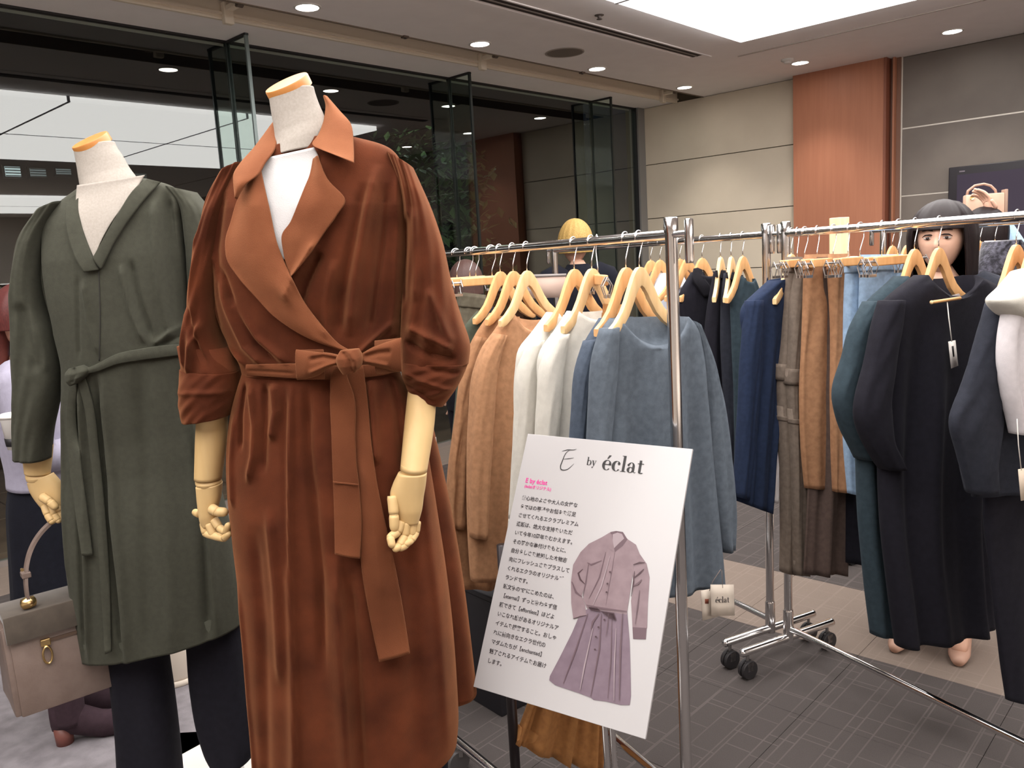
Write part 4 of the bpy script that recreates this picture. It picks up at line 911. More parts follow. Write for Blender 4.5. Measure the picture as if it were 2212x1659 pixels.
for nm, pts, r in (('thumb', [(848, 1070, .012), (851, 1112, .022), (852, 1150, .026)], .0095),
                   ('finger', [(867, 1126, .010), (858, 1150, .02), (843, 1160, .035), (848, 1184, .045)], .0085), ('finger', [(878, 1128, .006), (874, 1158, .012), (862, 1180, .03), (850, 1188, .045)], .0085),
                   ('finger', [(890, 1128, .0), (888, 1156, .004), (876, 1178, .02), (860, 1186, .036)], .0085), ('finger', [(900, 1126, -.006), (898, 1150, -.004), (888, 1168, .012), (872, 1178, .028)], .0078)):
    finger(nm, [wpt(x, y, YB, o + .11) for x, y, o in pts], r, h)
rl = np.array(mb.location)
p_ = MB().tube([(.0, 0, .02), (.0, 0, 1.15)], .0125, 20).build('stand_pole', chrome, mb, True)
MB().lathe([(.17, 0), (.17, .008), (.165, .012), (.03, .018), (.02, .05)], 40).build('base_plate', white_paint, mb, True)

# white top under the coat
core_rows = [(556, 330, 740, 290), (506, 366, 838, 318), (480, 400, 872, 362), (468, 440, 884, 430), (462, 520, 880, 500), (462, 610, 876, 600), (476, 690, 868, 690), (500, 745, 866, 745), (522, 788, 864, 780), (527, 808, 858, 800)]
BF = [((838, 440), (820, 560), (796, 650), (780, 740)), ((826, 361), (806, 480), (786, 601), (770, 720)), ((869, 355), (868, 500), (866, 660))]
bod_f = [([(826, 361), (806, 480), (786, 601), (772, 720)], .013, 13, 'r'), ([(845, 400), (836, 500), (822, 620), (806, 730)], -.012, 10, 'r'),
         ([(865, 355), (868, 500), (862, 650), (850, 740)], .012, 9, 'r'), ([(800, 400), (780, 520), (755, 640), (748, 735)], -.010, 12, 'r'),
         ([(712, 520), (668, 590), (641, 650)], .014, 9, 'r'), ([(716, 545), (686, 610), (668, 670)], -.012, 9, 'r'), ([(745, 560), (728, 650), (724, 730)], .008, 10, 'r'),
         ([(492, 590), (515, 660), (552, 741), (600, 785)], .012, 9, 'r'), ([(500, 570), (530, 650), (580, 735), (630, 780)], -.011, 8, 'r'),
         ([(469, 650), (488, 738), (552, 785)], .012, 9, 'r'), ([(478, 560), (474, 640), (490, 715)], -.010, 8, 'r'), ([(520, 640), (580, 720), (650, 775)], .010, 9, 'r'),
         ([(860, 690), (815, 730), (780, 765)], .011, 7, 'r'), ([(866, 720), (825, 748), (795, 768)], -.010, 6, 'r'), ([(480, 420), (474, 520), (476, 600)], .008, 9, 'r'),
         ([(505, 420), (490, 540), (500, 640)], -.008, 10, 'r')]
plB = plane_of((0, YB, 1), N0)
bod = slab_geo(core_rows, plB, [.045, .075, .10, .105, .105, .10, .095, .09], nu=240, nv=180, folds=gain(bod_f, 1.35), wr=.0015, seed=2, e=(.95, .85), open_top=True)
skirt_rows = [(528, 800, 860, 792), (520, 825, 866, 812), (507, 870, 882, 846), (498, 920, 904, 896), (494, 980, 918, 950), (497, 1060, 932, 1030), (506, 1140, 946, 1120), (516, 1230, 960, 1210), (530, 1360, 976, 1340), (542, 1500, 986, 1470), (550, 1600, 990, 1560), (553, 1680, 987, 1602)]
sk_f = [([(546, 816), (540, 886), (543, 960)], -.011, 6, 'r'), ([(560, 812), (577, 900), (577, 960), (565, 1020)], .013, 8, 'r'), ([(595, 812), (600, 900), (598, 1000)], -.010, 9, 'r'),
        ([(614, 812), (623, 870), (614, 930)], .012, 10, 'r'), ([(640, 815), (648, 1000), (655, 1200)], -.008, 9, 'r'),
        ([(656, 806), (658, 947), (662, 1150), (668, 1290), (672, 1400), (678, 1700)], .013, 9, 'b'), ([(686, 812), (690, 947), (704, 1040), (722, 1200), (728, 1400)], -.012, 11, 'r'),
        ([(524, 880), (519, 980), (524, 1080)], .010, 8, 'r'), ([(612, 1060), (630, 1220), (640, 1420)], .010, 12, 'r'), ([(580, 1100), (600, 1300), (608, 1690)], -.008, 16, 'r'),
        ([(532, 1240), (546, 1365), (554, 1488), (580, 1700)], .012, 9, 'r'), ([(516, 1180), (530, 1365), (540, 1500), (556, 1700)], -.008, 7, 'r'),
        ([(789, 806), (792, 860), (788, 920)], -.014, 8, 'r'), ([(812, 806), (822, 880), (830, 980)], .012, 11, 'r'), ([(845, 806), (866, 880), (884, 1000)], -.010, 9, 'r'),
        ([(756, 1150), (762, 1260), (772, 1400), (792, 1700)], .014, 13, 'b'), ([(775, 1180), (790, 1330), (812, 1690)], -.011, 12, 'r'),
        ([(800, 960), (830, 1100), (850, 1250)], .008, 14, 'r'), ([(865, 1000), (900, 1250), (915, 1600)], -.008, 22, 'r'), ([(906, 920), (940, 1150), (958, 1300), (978, 1590)], .012, 12, 'r')]
skg = slab_geo(skirt_rows, plB, [.088, .10, .115, .125, .13, .135, .14, .145, .15, .155], nu=260, nv=200, folds=gain(sk_f, 1.5), wr=.001, seed=4, e=(.95, .85))
bvh_b = bvh_of(bod, skg)
coat = thing('belted_coat', 'long brown suede wrap coat tied with a bow at the waist, on the front mannequin', 'coat', (mb.location[0], mb.location[1] + .0, float(on_depth(770, 1640, YB)[2])))
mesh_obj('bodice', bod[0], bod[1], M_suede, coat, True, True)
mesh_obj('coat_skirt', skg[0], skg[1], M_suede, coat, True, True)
slab('back_panel', [(850, 900, 930, 900), (860, 1050, 962, 1040), (870, 1150, 982, 1140), (880, 1280, 1003, 1270), (890, 1400, 1018, 1390), (900, 1512, 1030, 1496)], plane_of((0, YB + .10, 1), N0), .05, M_suede, coat, nu=60, nv=60, drape=(1.4, .008, .4), e=(.9, .8))
top = sheet('white_top', [(573, 341, 678, 318), (566, 362, 688, 338), (556, 400, 690, 380), (556, 440, 690, 420), (562, 480, 690, 470), (580, 520, 670, 520), (594, 560, 640, 560)], M_wtop, None, bvh_b, plB, .005, .003, 30, 40, smooth_it=30)
top.name = 'inner_blouse'; tag(top, 'plain white blouse with a straight neck under the brown coat', 'blouse')
slv_f = [([(462, 690), (440, 740), (432, 800)], .010, 7, 'r'), ([(428, 650), (445, 720), (470, 790)], -.010, 8, 'r'), ([(420, 660), (416, 720), (420, 790)], .009, 6, 'r'), ([(452, 500), (446, 600), (440, 680)], .007, 9, 'r')]
slab('sleeve', [(482, 384, 530, 352), (458, 440, 508, 430), (439, 520, 486, 530), (423, 620, 476, 640), (409, 720, 484, 735), (400, 798, 516, 802)], plB, [.055, .07, .075, .075, .075, .07], M_suede, coat, nu=120, nv=90, folds=gain(slv_f, 1.3), wr=.003, seed=3)
cf = slab('cuff', [(398, 794, 518, 800), (397, 838, 516, 838), (398, 880, 510, 872), (404, 906, 503, 893)], plB, [.075, .08, .08, .076], M_suede, coat, nu=90, nv=30, wr=.002, seed=5, e=(.9, .8), folds=[([(398, 842), (450, 836), (514, 838)], .006, 5, 'r')])
slv_f2 = [([(884, 700), (940, 725), (985, 748)], .012, 9, 'r'), ([(880, 730), (940, 760), (990, 770)], -.012, 9, 'r'), ([(884, 463), (880, 560), (876, 660)], -.016, 8, 'r'), ([(900, 450), (905, 560), (900, 650)], .008, 12, 'r'), ([(930, 620), (960, 690), (985, 740)], .008, 10, 'r')]
slab('sleeve', [(838, 330, 892, 362), (858, 380, 908, 398), (870, 440, 930, 450), (873, 520, 954, 522), (870, 620, 976, 620), (866, 700, 997, 690), (865, 745, 1015, 745), (868, 785, 1012, 785)], plB, [.055, .07, .075, .078, .08, .08, .08, .07], M_suede, coat, nu=130, nv=100, folds=gain(slv_f2, 1.3), wr=.003, seed=6, cd=[0, -.01, -.015, -.015, -.01, 0])
slab('cuff', [(868, 778, 1012, 782), (869, 800, 1003, 806), (874, 820, 986, 838), (882, 838, 960, 874)], plB, [.078, .082, .08, .07], M_suede, coat, nu=90, nv=36, wr=.003, seed=7, e=(.9, .8), folds=[([(870, 795), (930, 815), (985, 835)], .007, 5, 'r'), ([(900, 770), (950, 790), (1000, 800)], -.008, 6, 'r'), ([(872, 815), (915, 835), (950, 862)], -.005, 4, 'r')])
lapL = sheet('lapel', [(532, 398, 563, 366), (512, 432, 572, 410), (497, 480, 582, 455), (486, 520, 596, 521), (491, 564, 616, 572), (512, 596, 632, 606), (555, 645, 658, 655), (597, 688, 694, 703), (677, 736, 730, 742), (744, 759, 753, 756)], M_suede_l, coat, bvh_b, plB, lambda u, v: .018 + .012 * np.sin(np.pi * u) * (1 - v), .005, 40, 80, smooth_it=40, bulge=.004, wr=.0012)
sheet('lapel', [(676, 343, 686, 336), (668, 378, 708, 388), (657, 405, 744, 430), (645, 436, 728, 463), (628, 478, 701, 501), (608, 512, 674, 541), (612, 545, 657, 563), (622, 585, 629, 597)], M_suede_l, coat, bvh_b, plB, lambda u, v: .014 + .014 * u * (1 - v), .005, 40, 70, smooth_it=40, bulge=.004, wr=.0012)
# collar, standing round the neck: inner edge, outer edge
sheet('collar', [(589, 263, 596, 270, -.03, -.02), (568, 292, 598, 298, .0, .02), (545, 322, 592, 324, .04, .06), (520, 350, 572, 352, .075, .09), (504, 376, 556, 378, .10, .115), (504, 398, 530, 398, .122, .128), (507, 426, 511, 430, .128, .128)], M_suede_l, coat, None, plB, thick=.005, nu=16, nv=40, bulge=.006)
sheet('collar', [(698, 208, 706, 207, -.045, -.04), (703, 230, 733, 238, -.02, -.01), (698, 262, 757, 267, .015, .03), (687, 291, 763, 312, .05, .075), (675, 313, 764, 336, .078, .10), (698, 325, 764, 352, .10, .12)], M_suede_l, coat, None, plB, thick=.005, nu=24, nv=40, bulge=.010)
sheet('collar_stand', [(596, 300, 600, 306, .01, .01), (590, 318, 704, 285, .03, .03), (580, 345, 700, 318, .05, .05)], M_suede_in, coat, None, plane_of((0, YB + .05, 1), N0), thick=.004, nu=20, nv=16)
# belt and bow
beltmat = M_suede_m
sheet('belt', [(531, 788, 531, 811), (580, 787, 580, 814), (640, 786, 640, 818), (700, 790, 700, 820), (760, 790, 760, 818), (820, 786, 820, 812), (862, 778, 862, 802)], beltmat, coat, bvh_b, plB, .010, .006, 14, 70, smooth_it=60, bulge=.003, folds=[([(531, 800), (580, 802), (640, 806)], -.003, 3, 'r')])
plK = plane_of((0, YB - .135, 1), N0)
bow = [('bow_loop', [(736, 768, 736, 786), (715, 763, 715, 792), (690, 760, 690, 810), (664, 757, 662, 818), (640, 755, 643, 821)], [.012, .014, .018, .02, .012], [([(735, 776), (700, 770), (670, 775)], -.008, 5, 'r'), ([(735, 780), (705, 790), (670, 805)], .007, 5, 'r')]),
       ('bow_loop', [(784, 762, 786, 785), (805, 750, 805, 790), (830, 740, 832, 797), (852, 733, 855, 802), (867, 729, 869, 803)], [.012, .014, .018, .02, .012], [([(785, 770), (820, 760), (850, 757)], -.008, 5, 'r'), ([(785, 778), (815, 782), (845, 788)], .007, 5, 'r')])]
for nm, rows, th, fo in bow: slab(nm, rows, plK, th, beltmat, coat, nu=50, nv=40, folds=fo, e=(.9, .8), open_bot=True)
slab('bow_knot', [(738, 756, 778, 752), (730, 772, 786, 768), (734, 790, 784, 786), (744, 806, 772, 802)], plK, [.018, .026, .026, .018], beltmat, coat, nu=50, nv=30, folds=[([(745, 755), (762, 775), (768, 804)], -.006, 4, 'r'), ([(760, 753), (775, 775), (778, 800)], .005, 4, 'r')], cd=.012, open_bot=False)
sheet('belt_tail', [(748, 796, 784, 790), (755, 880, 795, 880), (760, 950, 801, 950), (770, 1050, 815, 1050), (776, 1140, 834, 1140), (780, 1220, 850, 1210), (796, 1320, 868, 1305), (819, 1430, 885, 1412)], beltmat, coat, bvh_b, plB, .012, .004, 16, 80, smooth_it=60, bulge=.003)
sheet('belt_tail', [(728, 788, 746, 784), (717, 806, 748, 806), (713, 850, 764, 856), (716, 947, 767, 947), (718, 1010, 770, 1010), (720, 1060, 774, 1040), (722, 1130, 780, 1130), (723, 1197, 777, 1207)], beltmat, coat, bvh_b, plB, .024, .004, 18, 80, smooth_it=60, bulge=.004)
sheet('hem_seam', [(719, 1040, 775, 1046), (719, 1044, 775, 1050)], M_suede_m, coat, bvh_b, plB, .0290, .0012, 10, 3, smooth_it=60)
tg = thing('paper_tag', 'white paper tag with grey print behind the coat sleeve and wooden forearm', 'price tag', wpt(935, 1010, YB, -.10))
pT = plane_of((0, YB + .10, 1), N0)
sheet('card', [(930, 948, 942, 944, 0, 0), (928, 1010, 946, 1004, 0, 0)], simple('tag_card', srgb(226, 220, 214), .6), tg, plane=pT, nu=4, nv=4, thick=.001)
sheet('print', [(934, 966, 941, 964, .0015, .0015), (934, 980, 942, 978, .0015, .0015)], simple('tag_grey', srgb(170, 166, 170), .7), tg, plane=pT, nu=3, nv=3, thick=.0005)
slab('black_trousers', [(820, 1600, 968, 1600), (800, 1660, 968, 1660), (800, 1760, 965, 1760)], plane_of((0, YB + .01, 1), N0), .06, M_black, None, nu=40, nv=16)
tag(bpy.data.objects['black_trousers.003'] if 'black_trousers.003' in bpy.data.objects else [o for o in bpy.data.objects if o.name.startswith('black_trousers') and not o.get('label') and not o.parent][-1], 'black trousers just showing below the hem of the brown coat', 'trousers')

# ---------- mannequin in the green tunic
YG = 2.05
mg = mannequin('headless mannequin with a slanted orange neck cap in the dark green tunic, holding the handbag', YG,
    [(163, 331, 245, 305), (165, 340, 249, 314), (169, 362, 262, 334), (174, 392, 278, 362), (178, 412, 296, 388), (180, 432, 300, 404)],
    wpt(199, 310, YG), (-.28, -.42, .86), .0455, on_z(522, 1700, 0), 0, 0,
    [(185, 425, 295, 398), (150, 500, 340, 460), (140, 600, 365, 600), (170, 760, 380, 750), (180, 1000, 400, 1000)])
h = arm(mg, [(52, 960, 112, 962), (53, 989, 110, 988), (56, 1020, 106, 1024)], [(57, 1022, 106, 1026), (58, 1030, 108, 1030), (61, 1038, 104, 1036)],
        [(62, 1042, 112, 1022), (67, 1062, 130, 1042), (79, 1082, 138, 1062), (92, 1098, 139, 1085), (100, 1108, 138, 1098)], YG)
for nm, pts, r in (('finger', [(98, 1092, .012), (104, 1112, .022), (112, 1126, .028), (122, 1118, .012)], .010), ('finger', [(110, 1092, .01), (118, 1112, .018), (126, 1124, .02), (132, 1112, .0)], .0095),
                   ('finger', [(122, 1088, .004), (130, 1106, .010), (136, 1122, .010), (138, 1110, -.01)], .0095), ('finger', [(132, 1080, -.004), (138, 1098, .0), (142, 1114, .0), (142, 1104, -.02)], .009),
                   ('thumb', [(90, 1072, .026), (108, 1084, .034), (124, 1100, .034)], .010)):
    finger(nm, [wpt(x, y, YG, o) for x, y, o in pts], r, h)
MB().tube([(0, 0, .02), (0, 0, .42)], .0135, 20).build('stand_pole', chrome, mg, True)
MB().box(-.42, .12, -.30, .30, 0, .010, .003).build('base_plate', simple('base_white', srgb(226, 220, 216), .35), mg)
plG = plane_of((0, YG, 1), N0)
tun_rows = [(168, 412, 318, 386), (140, 432, 362, 398), (104, 464, 388, 420), (93, 520, 394, 480), (95, 580, 400, 560), (108, 650, 404, 640), (130, 730, 412, 715), (143, 790, 420, 756), (143, 830, 424, 800), (140, 900, 434, 880), (140, 1000, 452, 960), (142, 1080, 468, 1040), (150, 1180, 492, 1140), (166, 1300, 514, 1250), (182, 1405, 530, 1338)]
tun_f = [([(101, 500), (112, 600), (132, 720)], -.016, 9, 'r'), ([(372, 412), (385, 513), (402, 614), (412, 700)], -.022, 10, 'r'), ([(352, 430), (362, 520), (378, 640), (396, 735)], .010, 9, 'r'),
         ([(228, 600), (240, 690), (262, 760)], .008, 5, 'r'), ([(300, 570), (322, 660), (350, 735)], .010, 5, 'r'), ([(318, 560), (338, 650), (362, 730)], -.008, 6, 'r'), ([(214, 590), (216, 680), (214, 770)], -.005, 5, 'r'),
         ([(420, 690), (390, 715), (365, 738)], .010, 6, 'r'), ([(425, 715), (395, 728), (372, 742)], -.009, 5, 'r'),
         ([(212, 800), (216, 950), (232, 1150), (238, 1400)], .012, 7, 'r'), ([(250, 790), (254, 900), (270, 1080), (300, 1250), (316, 1395)], -.016, 7, 'r'), ([(262, 790), (275, 960), (310, 1200), (330, 1395)], .012, 12, 'r'),
         ([(196, 800), (200, 950), (214, 1150), (222, 1400)], -.010, 6, 'r'), ([(360, 775), (375, 900), (400, 1100), (420, 1390)], .008, 18, 'r'), ([(400, 770), (420, 900), (456, 1100), (480, 1370)], -.012, 9, 'r'),
         ([(330, 775), (350, 1000), (370, 1390)], -.006, 16, 'r'), ([(430, 880), (470, 1100), (500, 1350)], .010, 8, 'r'), ([(160, 830), (160, 1000), (180, 1250)], .008, 7, 'r')]
tg_ = slab_geo(tun_rows, plG, [.05, .085, .105, .11, .11, .108, .10, .095, .10, .115, .125, .13, .135, .14], nu=240, nv=220, folds=gain(tun_f, 1.35), wr=.001, seed=12, e=(.95, .85), open_top=True)
bvh_g = bvh_of(tg_)
tun = thing('belted_tunic', 'dark green wool tunic with a V neck and side-tied belt, on the rear mannequin', 'tunic', (mg.location[0], mg.location[1], float(on_depth(320, 1400, YG)[2])))
mesh_obj('body', tg_[0], tg_[1], M_green, tun, True, True)
sheet('chest', [(166, 400, 312, 378), (164, 425, 300, 398), (166, 460, 272, 438), (176, 500, 244, 475), (190, 540, 216, 525), (199, 562, 202, 560)], M_skin, mg, bvh_g, plG, .004, .003, 30, 40, smooth_it=30)
sheet('neck_band', [(318, 386, 346, 393), (296, 402, 326, 414), (254, 462, 281, 470), (224, 515, 246, 524), (200, 556, 217, 582)], M_green, tun, bvh_g, plG, .014, .006, 12, 60, smooth_it=40, bulge=.002)
sheet('neck_band', [(150, 428, 172, 414), (142, 450, 168, 440), (142, 484, 171, 470), (152, 530, 184, 515), (166, 565, 200, 556), (181, 588, 213, 583)], M_green, tun, bvh_g, plG, .012, .006, 12, 60, smooth_it=40, bulge=.002)
sheet('front_seam', [(212, 586, 214, 586), (215, 680, 217, 680), (213, 780, 215, 780)], simple('seam_dark', srgb(40, 38, 34), .9), tun, bvh_g, plG, .002, .001, 3, 30, smooth_it=4)  # dark seam line down the tunic front
slab('sleeve', [(98, 468, 150, 436), (72, 512, 118, 505), (55, 570, 106, 590), (49, 640, 110, 660), (48, 716, 128, 720), (48, 800, 138, 800), (48, 868, 128, 876), (48, 930, 116, 934), (48, 984, 112, 988)], plG, [.055, .065, .065, .062, .06, .058, .055, .05], M_green, tun, nu=110, nv=100, folds=[([(80, 650), (95, 720), (112, 800)], -.012, 12, 'r'), ([(62, 600), (64, 760), (66, 900)], .006, 10, 'r'), ([(120, 690), (128, 740), (132, 800)], .008, 8, 'r')], wr=.002, seed=3, cd=.02)
slab('sleeve', [(352, 400, 408, 412), (382, 440, 446, 462), (396, 520, 462, 530), (404, 640, 478, 650), (412, 760, 486, 770), (424, 900, 480, 900)], plG, .06, M_green, tun, nu=80, nv=50, wr=.002, seed=5, cd=-.03, folds=[([(398, 412), (430, 450), (448, 500)], -.005, 3, 'r')])
slab('arm_upper', [(424, 860, 476, 860), (430, 1000, 470, 1000)], plG, .03, M_arm, mg, nu=30, nv=12, cd=-.03, e=(1, 1))
sheet('belt', [(186, 796, 186, 808), (205, 788, 205, 804), (253, 764, 253, 787), (300, 754, 300, 779), (354, 746, 354, 772), (404, 743, 404, 765)], M_green, tun, bvh_g, plG, .010, .006, 12, 60, smooth_it=50, bulge=.003)
slab('belt_knot', [(150, 796, 180, 788), (143, 806, 192, 796), (144, 822, 190, 808), (152, 834, 172, 826)], plane_of((0, YG - .115, 1), N0), [.012, .02, .02, .012], M_green, tun, nu=40, nv=24, open_bot=False, folds=[([(164, 792), (170, 808), (162, 826)], -.006, 3, 'r')])
sheet('belt_tail', [(150, 826, 166, 826), (143, 900, 164, 900), (146, 980, 172, 980), (160, 1090, 186, 1090), (176, 1200, 200, 1200)], M_green, tun, bvh_g, plG, .010, .004, 10, 60, smooth_it=60, bulge=.002)
sheet('belt_tail', [(166, 822, 184, 816), (182, 880, 202, 880), (192, 960, 212, 960), (206, 1100, 226, 1100), (216, 1250, 236, 1250), (226, 1414, 240, 1408)], M_green, tun, bvh_g, plG, .012, .004, 10, 70, smooth_it=60, bulge=.002)
tr_ = thing('black_trousers', 'straight black trousers below the hem of the dark green tunic', 'trousers', (mg.location[0], mg.location[1], float(on_depth(500, 1640, YG)[2])))
slab('trouser_leg', [(232, 1300, 350, 1300), (240, 1400, 356, 1400), (248, 1490, 370, 1500), (256, 1570, 380, 1580), (262, 1690, 392, 1700)], plG, .07, M_black, tr_, nu=60, nv=40, drape=(1.0, .003, .3), cd=-.0)
slab('trouser_leg', [(392, 1290, 510, 1260), (402, 1390, 516, 1350), (410, 1490, 530, 1460), (432, 1600, 550, 1570), (446, 1636, 553, 1606), (462, 1658, 545, 1634)], plG, .07, M_black, tr_, nu=60, nv=40, drape=(1.0, .003, .3), cd=-.02)
slab('hips', [(200, 1100, 460, 1080), (226, 1220, 490, 1200), (232, 1320, 505, 1300)], plG, .08, M_black, tr_, nu=50, nv=16, cd=-.02)

# ---------- handbag
M_bag = noisy('taupe_leather', srgb(108, 92, 84), srgb(116, 100, 92), 30, .45, bump=.15, bump_scale=260, spec=.4)
M_flap = noisy('taupe_suede_flap', srgb(66, 58, 50), srgb(76, 67, 58), 30, .9, .4)
M_gold = simple('brass', (.72, .52, .24), .25, 1.0)
z0 = float(on_depth(48, 1553, 1.86)[2]); c0 = on_depth(48, 1553, 1.86); c1 = on_z(246, 1484, z0); ex = c1 - c0; W_ = float(np.linalg.norm(ex)) + .03; ex = ex / np.linalg.norm(ex)
ey = np.array([-ex[1], ex[0], 0.0])
bag = thing('handbag', 'taupe leather handbag with dark suede flap and gold zip puller, held by the mannequin', 'handbag', c0 + ex * W_ / 2 + ey * .06, math.atan2(ex[1], ex[0]))
bz = float(on_depth(45, 1340, 1.86)[2]) - z0
hw = W_ / 2
def bagbox(x0, x1, prof, name, mat, parent, bev=.004):
    m = MB(); m.prism([(0, 0)], 0, 0) if 0 else None
    bm = bmesh.new(); vs_ = []
    for x in (x0, x1):
        vs_.append([bm.verts.new((x, y, z)) for y, z in prof])
    bm.faces.new(vs_[0][::-1]); bm.faces.new(vs_[1]); n = len(prof)
    for i in range(n): bm.faces.new((vs_[0][i], vs_[0][(i + 1) % n], vs_[1][(i + 1) % n], vs_[1][i]))
    bmesh.ops.bevel(bm, geom=bm.edges[:], offset=bev, segments=2, affect='EDGES', profile=.5); bm.verts.index_update()
    o = mesh_obj(name, [v.co[:] for v in bm.verts], [[v.index for v in f.verts] for f in bm.faces], mat, parent, False); bm.free(); return smooth_by_angle(o, 40)
bagbox(-hw, hw, [(-.06, 0), (.13, 0), (.075, bz * .93), (-.032, bz * .93)], 'body', M_bag, bag, .006)
bagbox(-hw - .012, -hw + .004, [(-.056, .004), (.03, .02), (.126, .004), (.073, bz * .90), (.02, bz * .80), (-.030, bz * .90)], 'side_gusset', M_bag, bag, .004)
bagbox(hw - .004, hw + .012, [(-.056, .004), (.03, .02), (.126, .004), (.073, bz * .90), (.02, bz * .80), (-.030, bz * .90)], 'side_gusset', M_bag, bag, .004)
fz = bz * .74
fl_ = MB()
bagbox(-hw - .006, hw + .006, [(-.051, fz), (-.046, fz), (-.034, bz * .95), (.077, bz * .95), (.093, bz * .6), (.098, bz * .6), (.083, bz * 1.0), (-.040, bz * 1.0)], 'flap', M_flap, bag, .002)
zx, zz = -hw + .075, bz * .665
yz = lambda z: -.06 + .028 * (z / (bz * .93))
MB().box(zx, hw - .03, yz(zz) - .0035, yz(zz) + .001, zz - .004, zz + .004).build('zip', simple('zip_brown', srgb(84, 66, 54), .5), bag)
zp = MB().box(zx - .012, zx + .010, yz(zz) - .012, yz(zz) - .002, zz - .009, zz + .009, .002)
zp.build('zip_slider', M_gold, bag)
pp_ = MB()
pts = [(zx - .001 + .010 * math.sin(a), yz(zz) - .012, zz - .032 - .022 * math.cos(a)) for a in np.linspace(0, 2 * math.pi, 20)]
pp_.tube(pts, .0026, 8, False).build('zip_pull', M_gold, bag, True)
for sx in (-1, 1):
    MB().lathe([(.004, -.018), (.013, -.014), (.016, 0), (.013, .014), (.004, .018)], 20, (sx * (hw - .055), -.016, bz + .016), (1, 0, .1)).build('brass_ball', M_gold, bag, True)
hp = []
inv = np.array(bag.matrix_world.inverted()) if False else None
hand_w = wpt(120, 1121, YG, .012) - np.array(bag.location)
hl = np.array([hand_w @ ex, hand_w @ ey, hand_w[2]])
st = Vector((-hw + .055, -.016, bz + .02)); en = Vector((hw - .055, -.016, bz + .02)); apex = Vector(hl)
def bez(p0, p1, p2, p3, n): return [p0 * (1 - s) ** 3 + p1 * 3 * s * (1 - s) ** 2 + p2 * 3 * s * s * (1 - s) + p3 * s ** 3 for s in np.linspace(0, 1, n)]
path = bez(st, st + Vector((-.006, -.01, .11)), apex + Vector((-.055, 0, -.03)), apex, 22)[:-1] + bez(apex, apex + Vector((.055, 0, -.03)), en + Vector((.006, 0, .12)), en, 22)
hb = MB(); v_, f_ = [], []
for i, p in enumerate(path):
    T_ = (path[min(i + 1, len(path) - 1)] - path[max(i - 1, 0)]).normalized(); side = Vector((0, 1, 0)); nn = T_.cross(side).normalized()
    wy = .011
    for a, b in ((-wy, -.0035), (wy, -.0035), (wy, .0035), (-wy, .0035)): v_.append(p + side * a + nn * b)
for i in range(len(path) - 1):
    for k in range(4): f_.append((i * 4 + k, i * 4 + (k + 1) % 4, (i + 1) * 4 + (k + 1) % 4, (i + 1) * 4 + k))
hb.add(v_, f_).build('handle', M_bag, bag)
for i in (5, 37):
    p = path[i]; MB().box(p.x - .010, p.x + .010, p.y - .014, p.y + .014, p.z - .007, p.z + .007, .002).build('handle_loop', M_bag, bag)
    MB().lathe([(.004, -.002), (.004, .004)], 10, (p.x - .008, p.y - .014, p.z + .018), (0, -1, 0)).build('rivet', M_gold, bag)

# rug under the mannequins
p1, p2 = on_z(388, 1640, 0), on_z(437, 1613, 0); er = (p2 - p1) / np.linalg.norm(p2 - p1); en_ = np.array([-er[1], er[0], 0])
rug = thing('grey_rug', 'light lavender grey felt rug on the carpet behind the mannequins', 'rug', p2 + en_ * .0 + er * -.75, math.atan2(er[1], er[0]))
rm = noisy('grey_felt', srgb(112, 107, 110), srgb(132, 127, 130), 16, .95, bump=.4, bump_scale=200, detail=6)
MB().box(-1.0, 1.32, .0, 1.25, 0, .010, .003).build('pile', rm, rug)
MB().box(-1.0, .66, -.085, .0, 0, .008, .002).build('border', simple('rug_border_tan', srgb(140, 128, 118), .9), rug)
MB().box(.66, 1.32, -.085, .0, 0, .008, .002).build('border', simple('rug_border_grey', srgb(96, 90, 88), .9), rug)
# white pedestal behind the trousers
pp = on_z(374, 1490, .01)
t = thing('white_stool', 'round cream white pedestal glimpsed between the black trouser legs', 'stool', (pp[0] - .045, pp[1] + .13, .01))
pm = noisy('cream_pedestal', srgb(204, 192, 176), srgb(208, 197, 183), 4, .5)
MB().lathe([(.125, .02), (.128, .03), (.128, .42), (.12, .425)], 40).build('drum', pm, t, True)
MB().lathe([(.13, 0), (.132, .004), (.132, .02), (.125, .022)], 40).build('foot', pm, t, True)
MB().lathe([(.13, .425), (.134, .43), (.134, .445), (.126, .45)], 40).build('seat', pm, t, True)

# ------------------------------------------------------------------ poster board on its stand
TL = np.array([.03125747, 1.95384733, 1.08043313]); BX = np.array([0.83101869, -0.55615362, -0.01005377]); BDn = -np.array([0.27961885, 0.37229422, 0.8849917])
BX /= np.linalg.norm(BX); BDn -= BX * BX.dot(BDn); BDn /= np.linalg.norm(BDn)
BN = np.cross(BDn, BX); BN = BN if BN[1] < 0 else -BN
SW, SH = .42, .594
bmw = Matrix(((BX[0], -BDn[0], BN[0], TL[0]), (BX[1], -BDn[1], BN[1], TL[1]), (BX[2], -BDn[2], BN[2], TL[2]), (0, 0, 0, 1)))   # local x right, y up, z out
foot = TL + BX * .27 + BDn * .45; 
def bd(x, y):
    P = on_plane(x, y, TL, BN) - TL; return float(P @ BX), float(-(P @ BDn))
sign = bpy.data.objects.new('poster_board', None); COL.objects.link(sign); sign.matrix_world = bmw
tag(sign, 'tilted white poster board with printed text and a mauve dress picture', 'sign')
MB().box(0, SW, -SH, 0, -.006, 0, .0008).build('panel', noisy('foam_board', srgb(172, 169, 169), srgb(174, 171, 171), 2, .32, spec=.5), sign)
ink = simple('ink_dark', srgb(52, 46, 48), .6); pink = simple('ink_pink', srgb(214, 50, 140), .6); ink_b = simple('ink_black', srgb(34, 32, 32), .6)
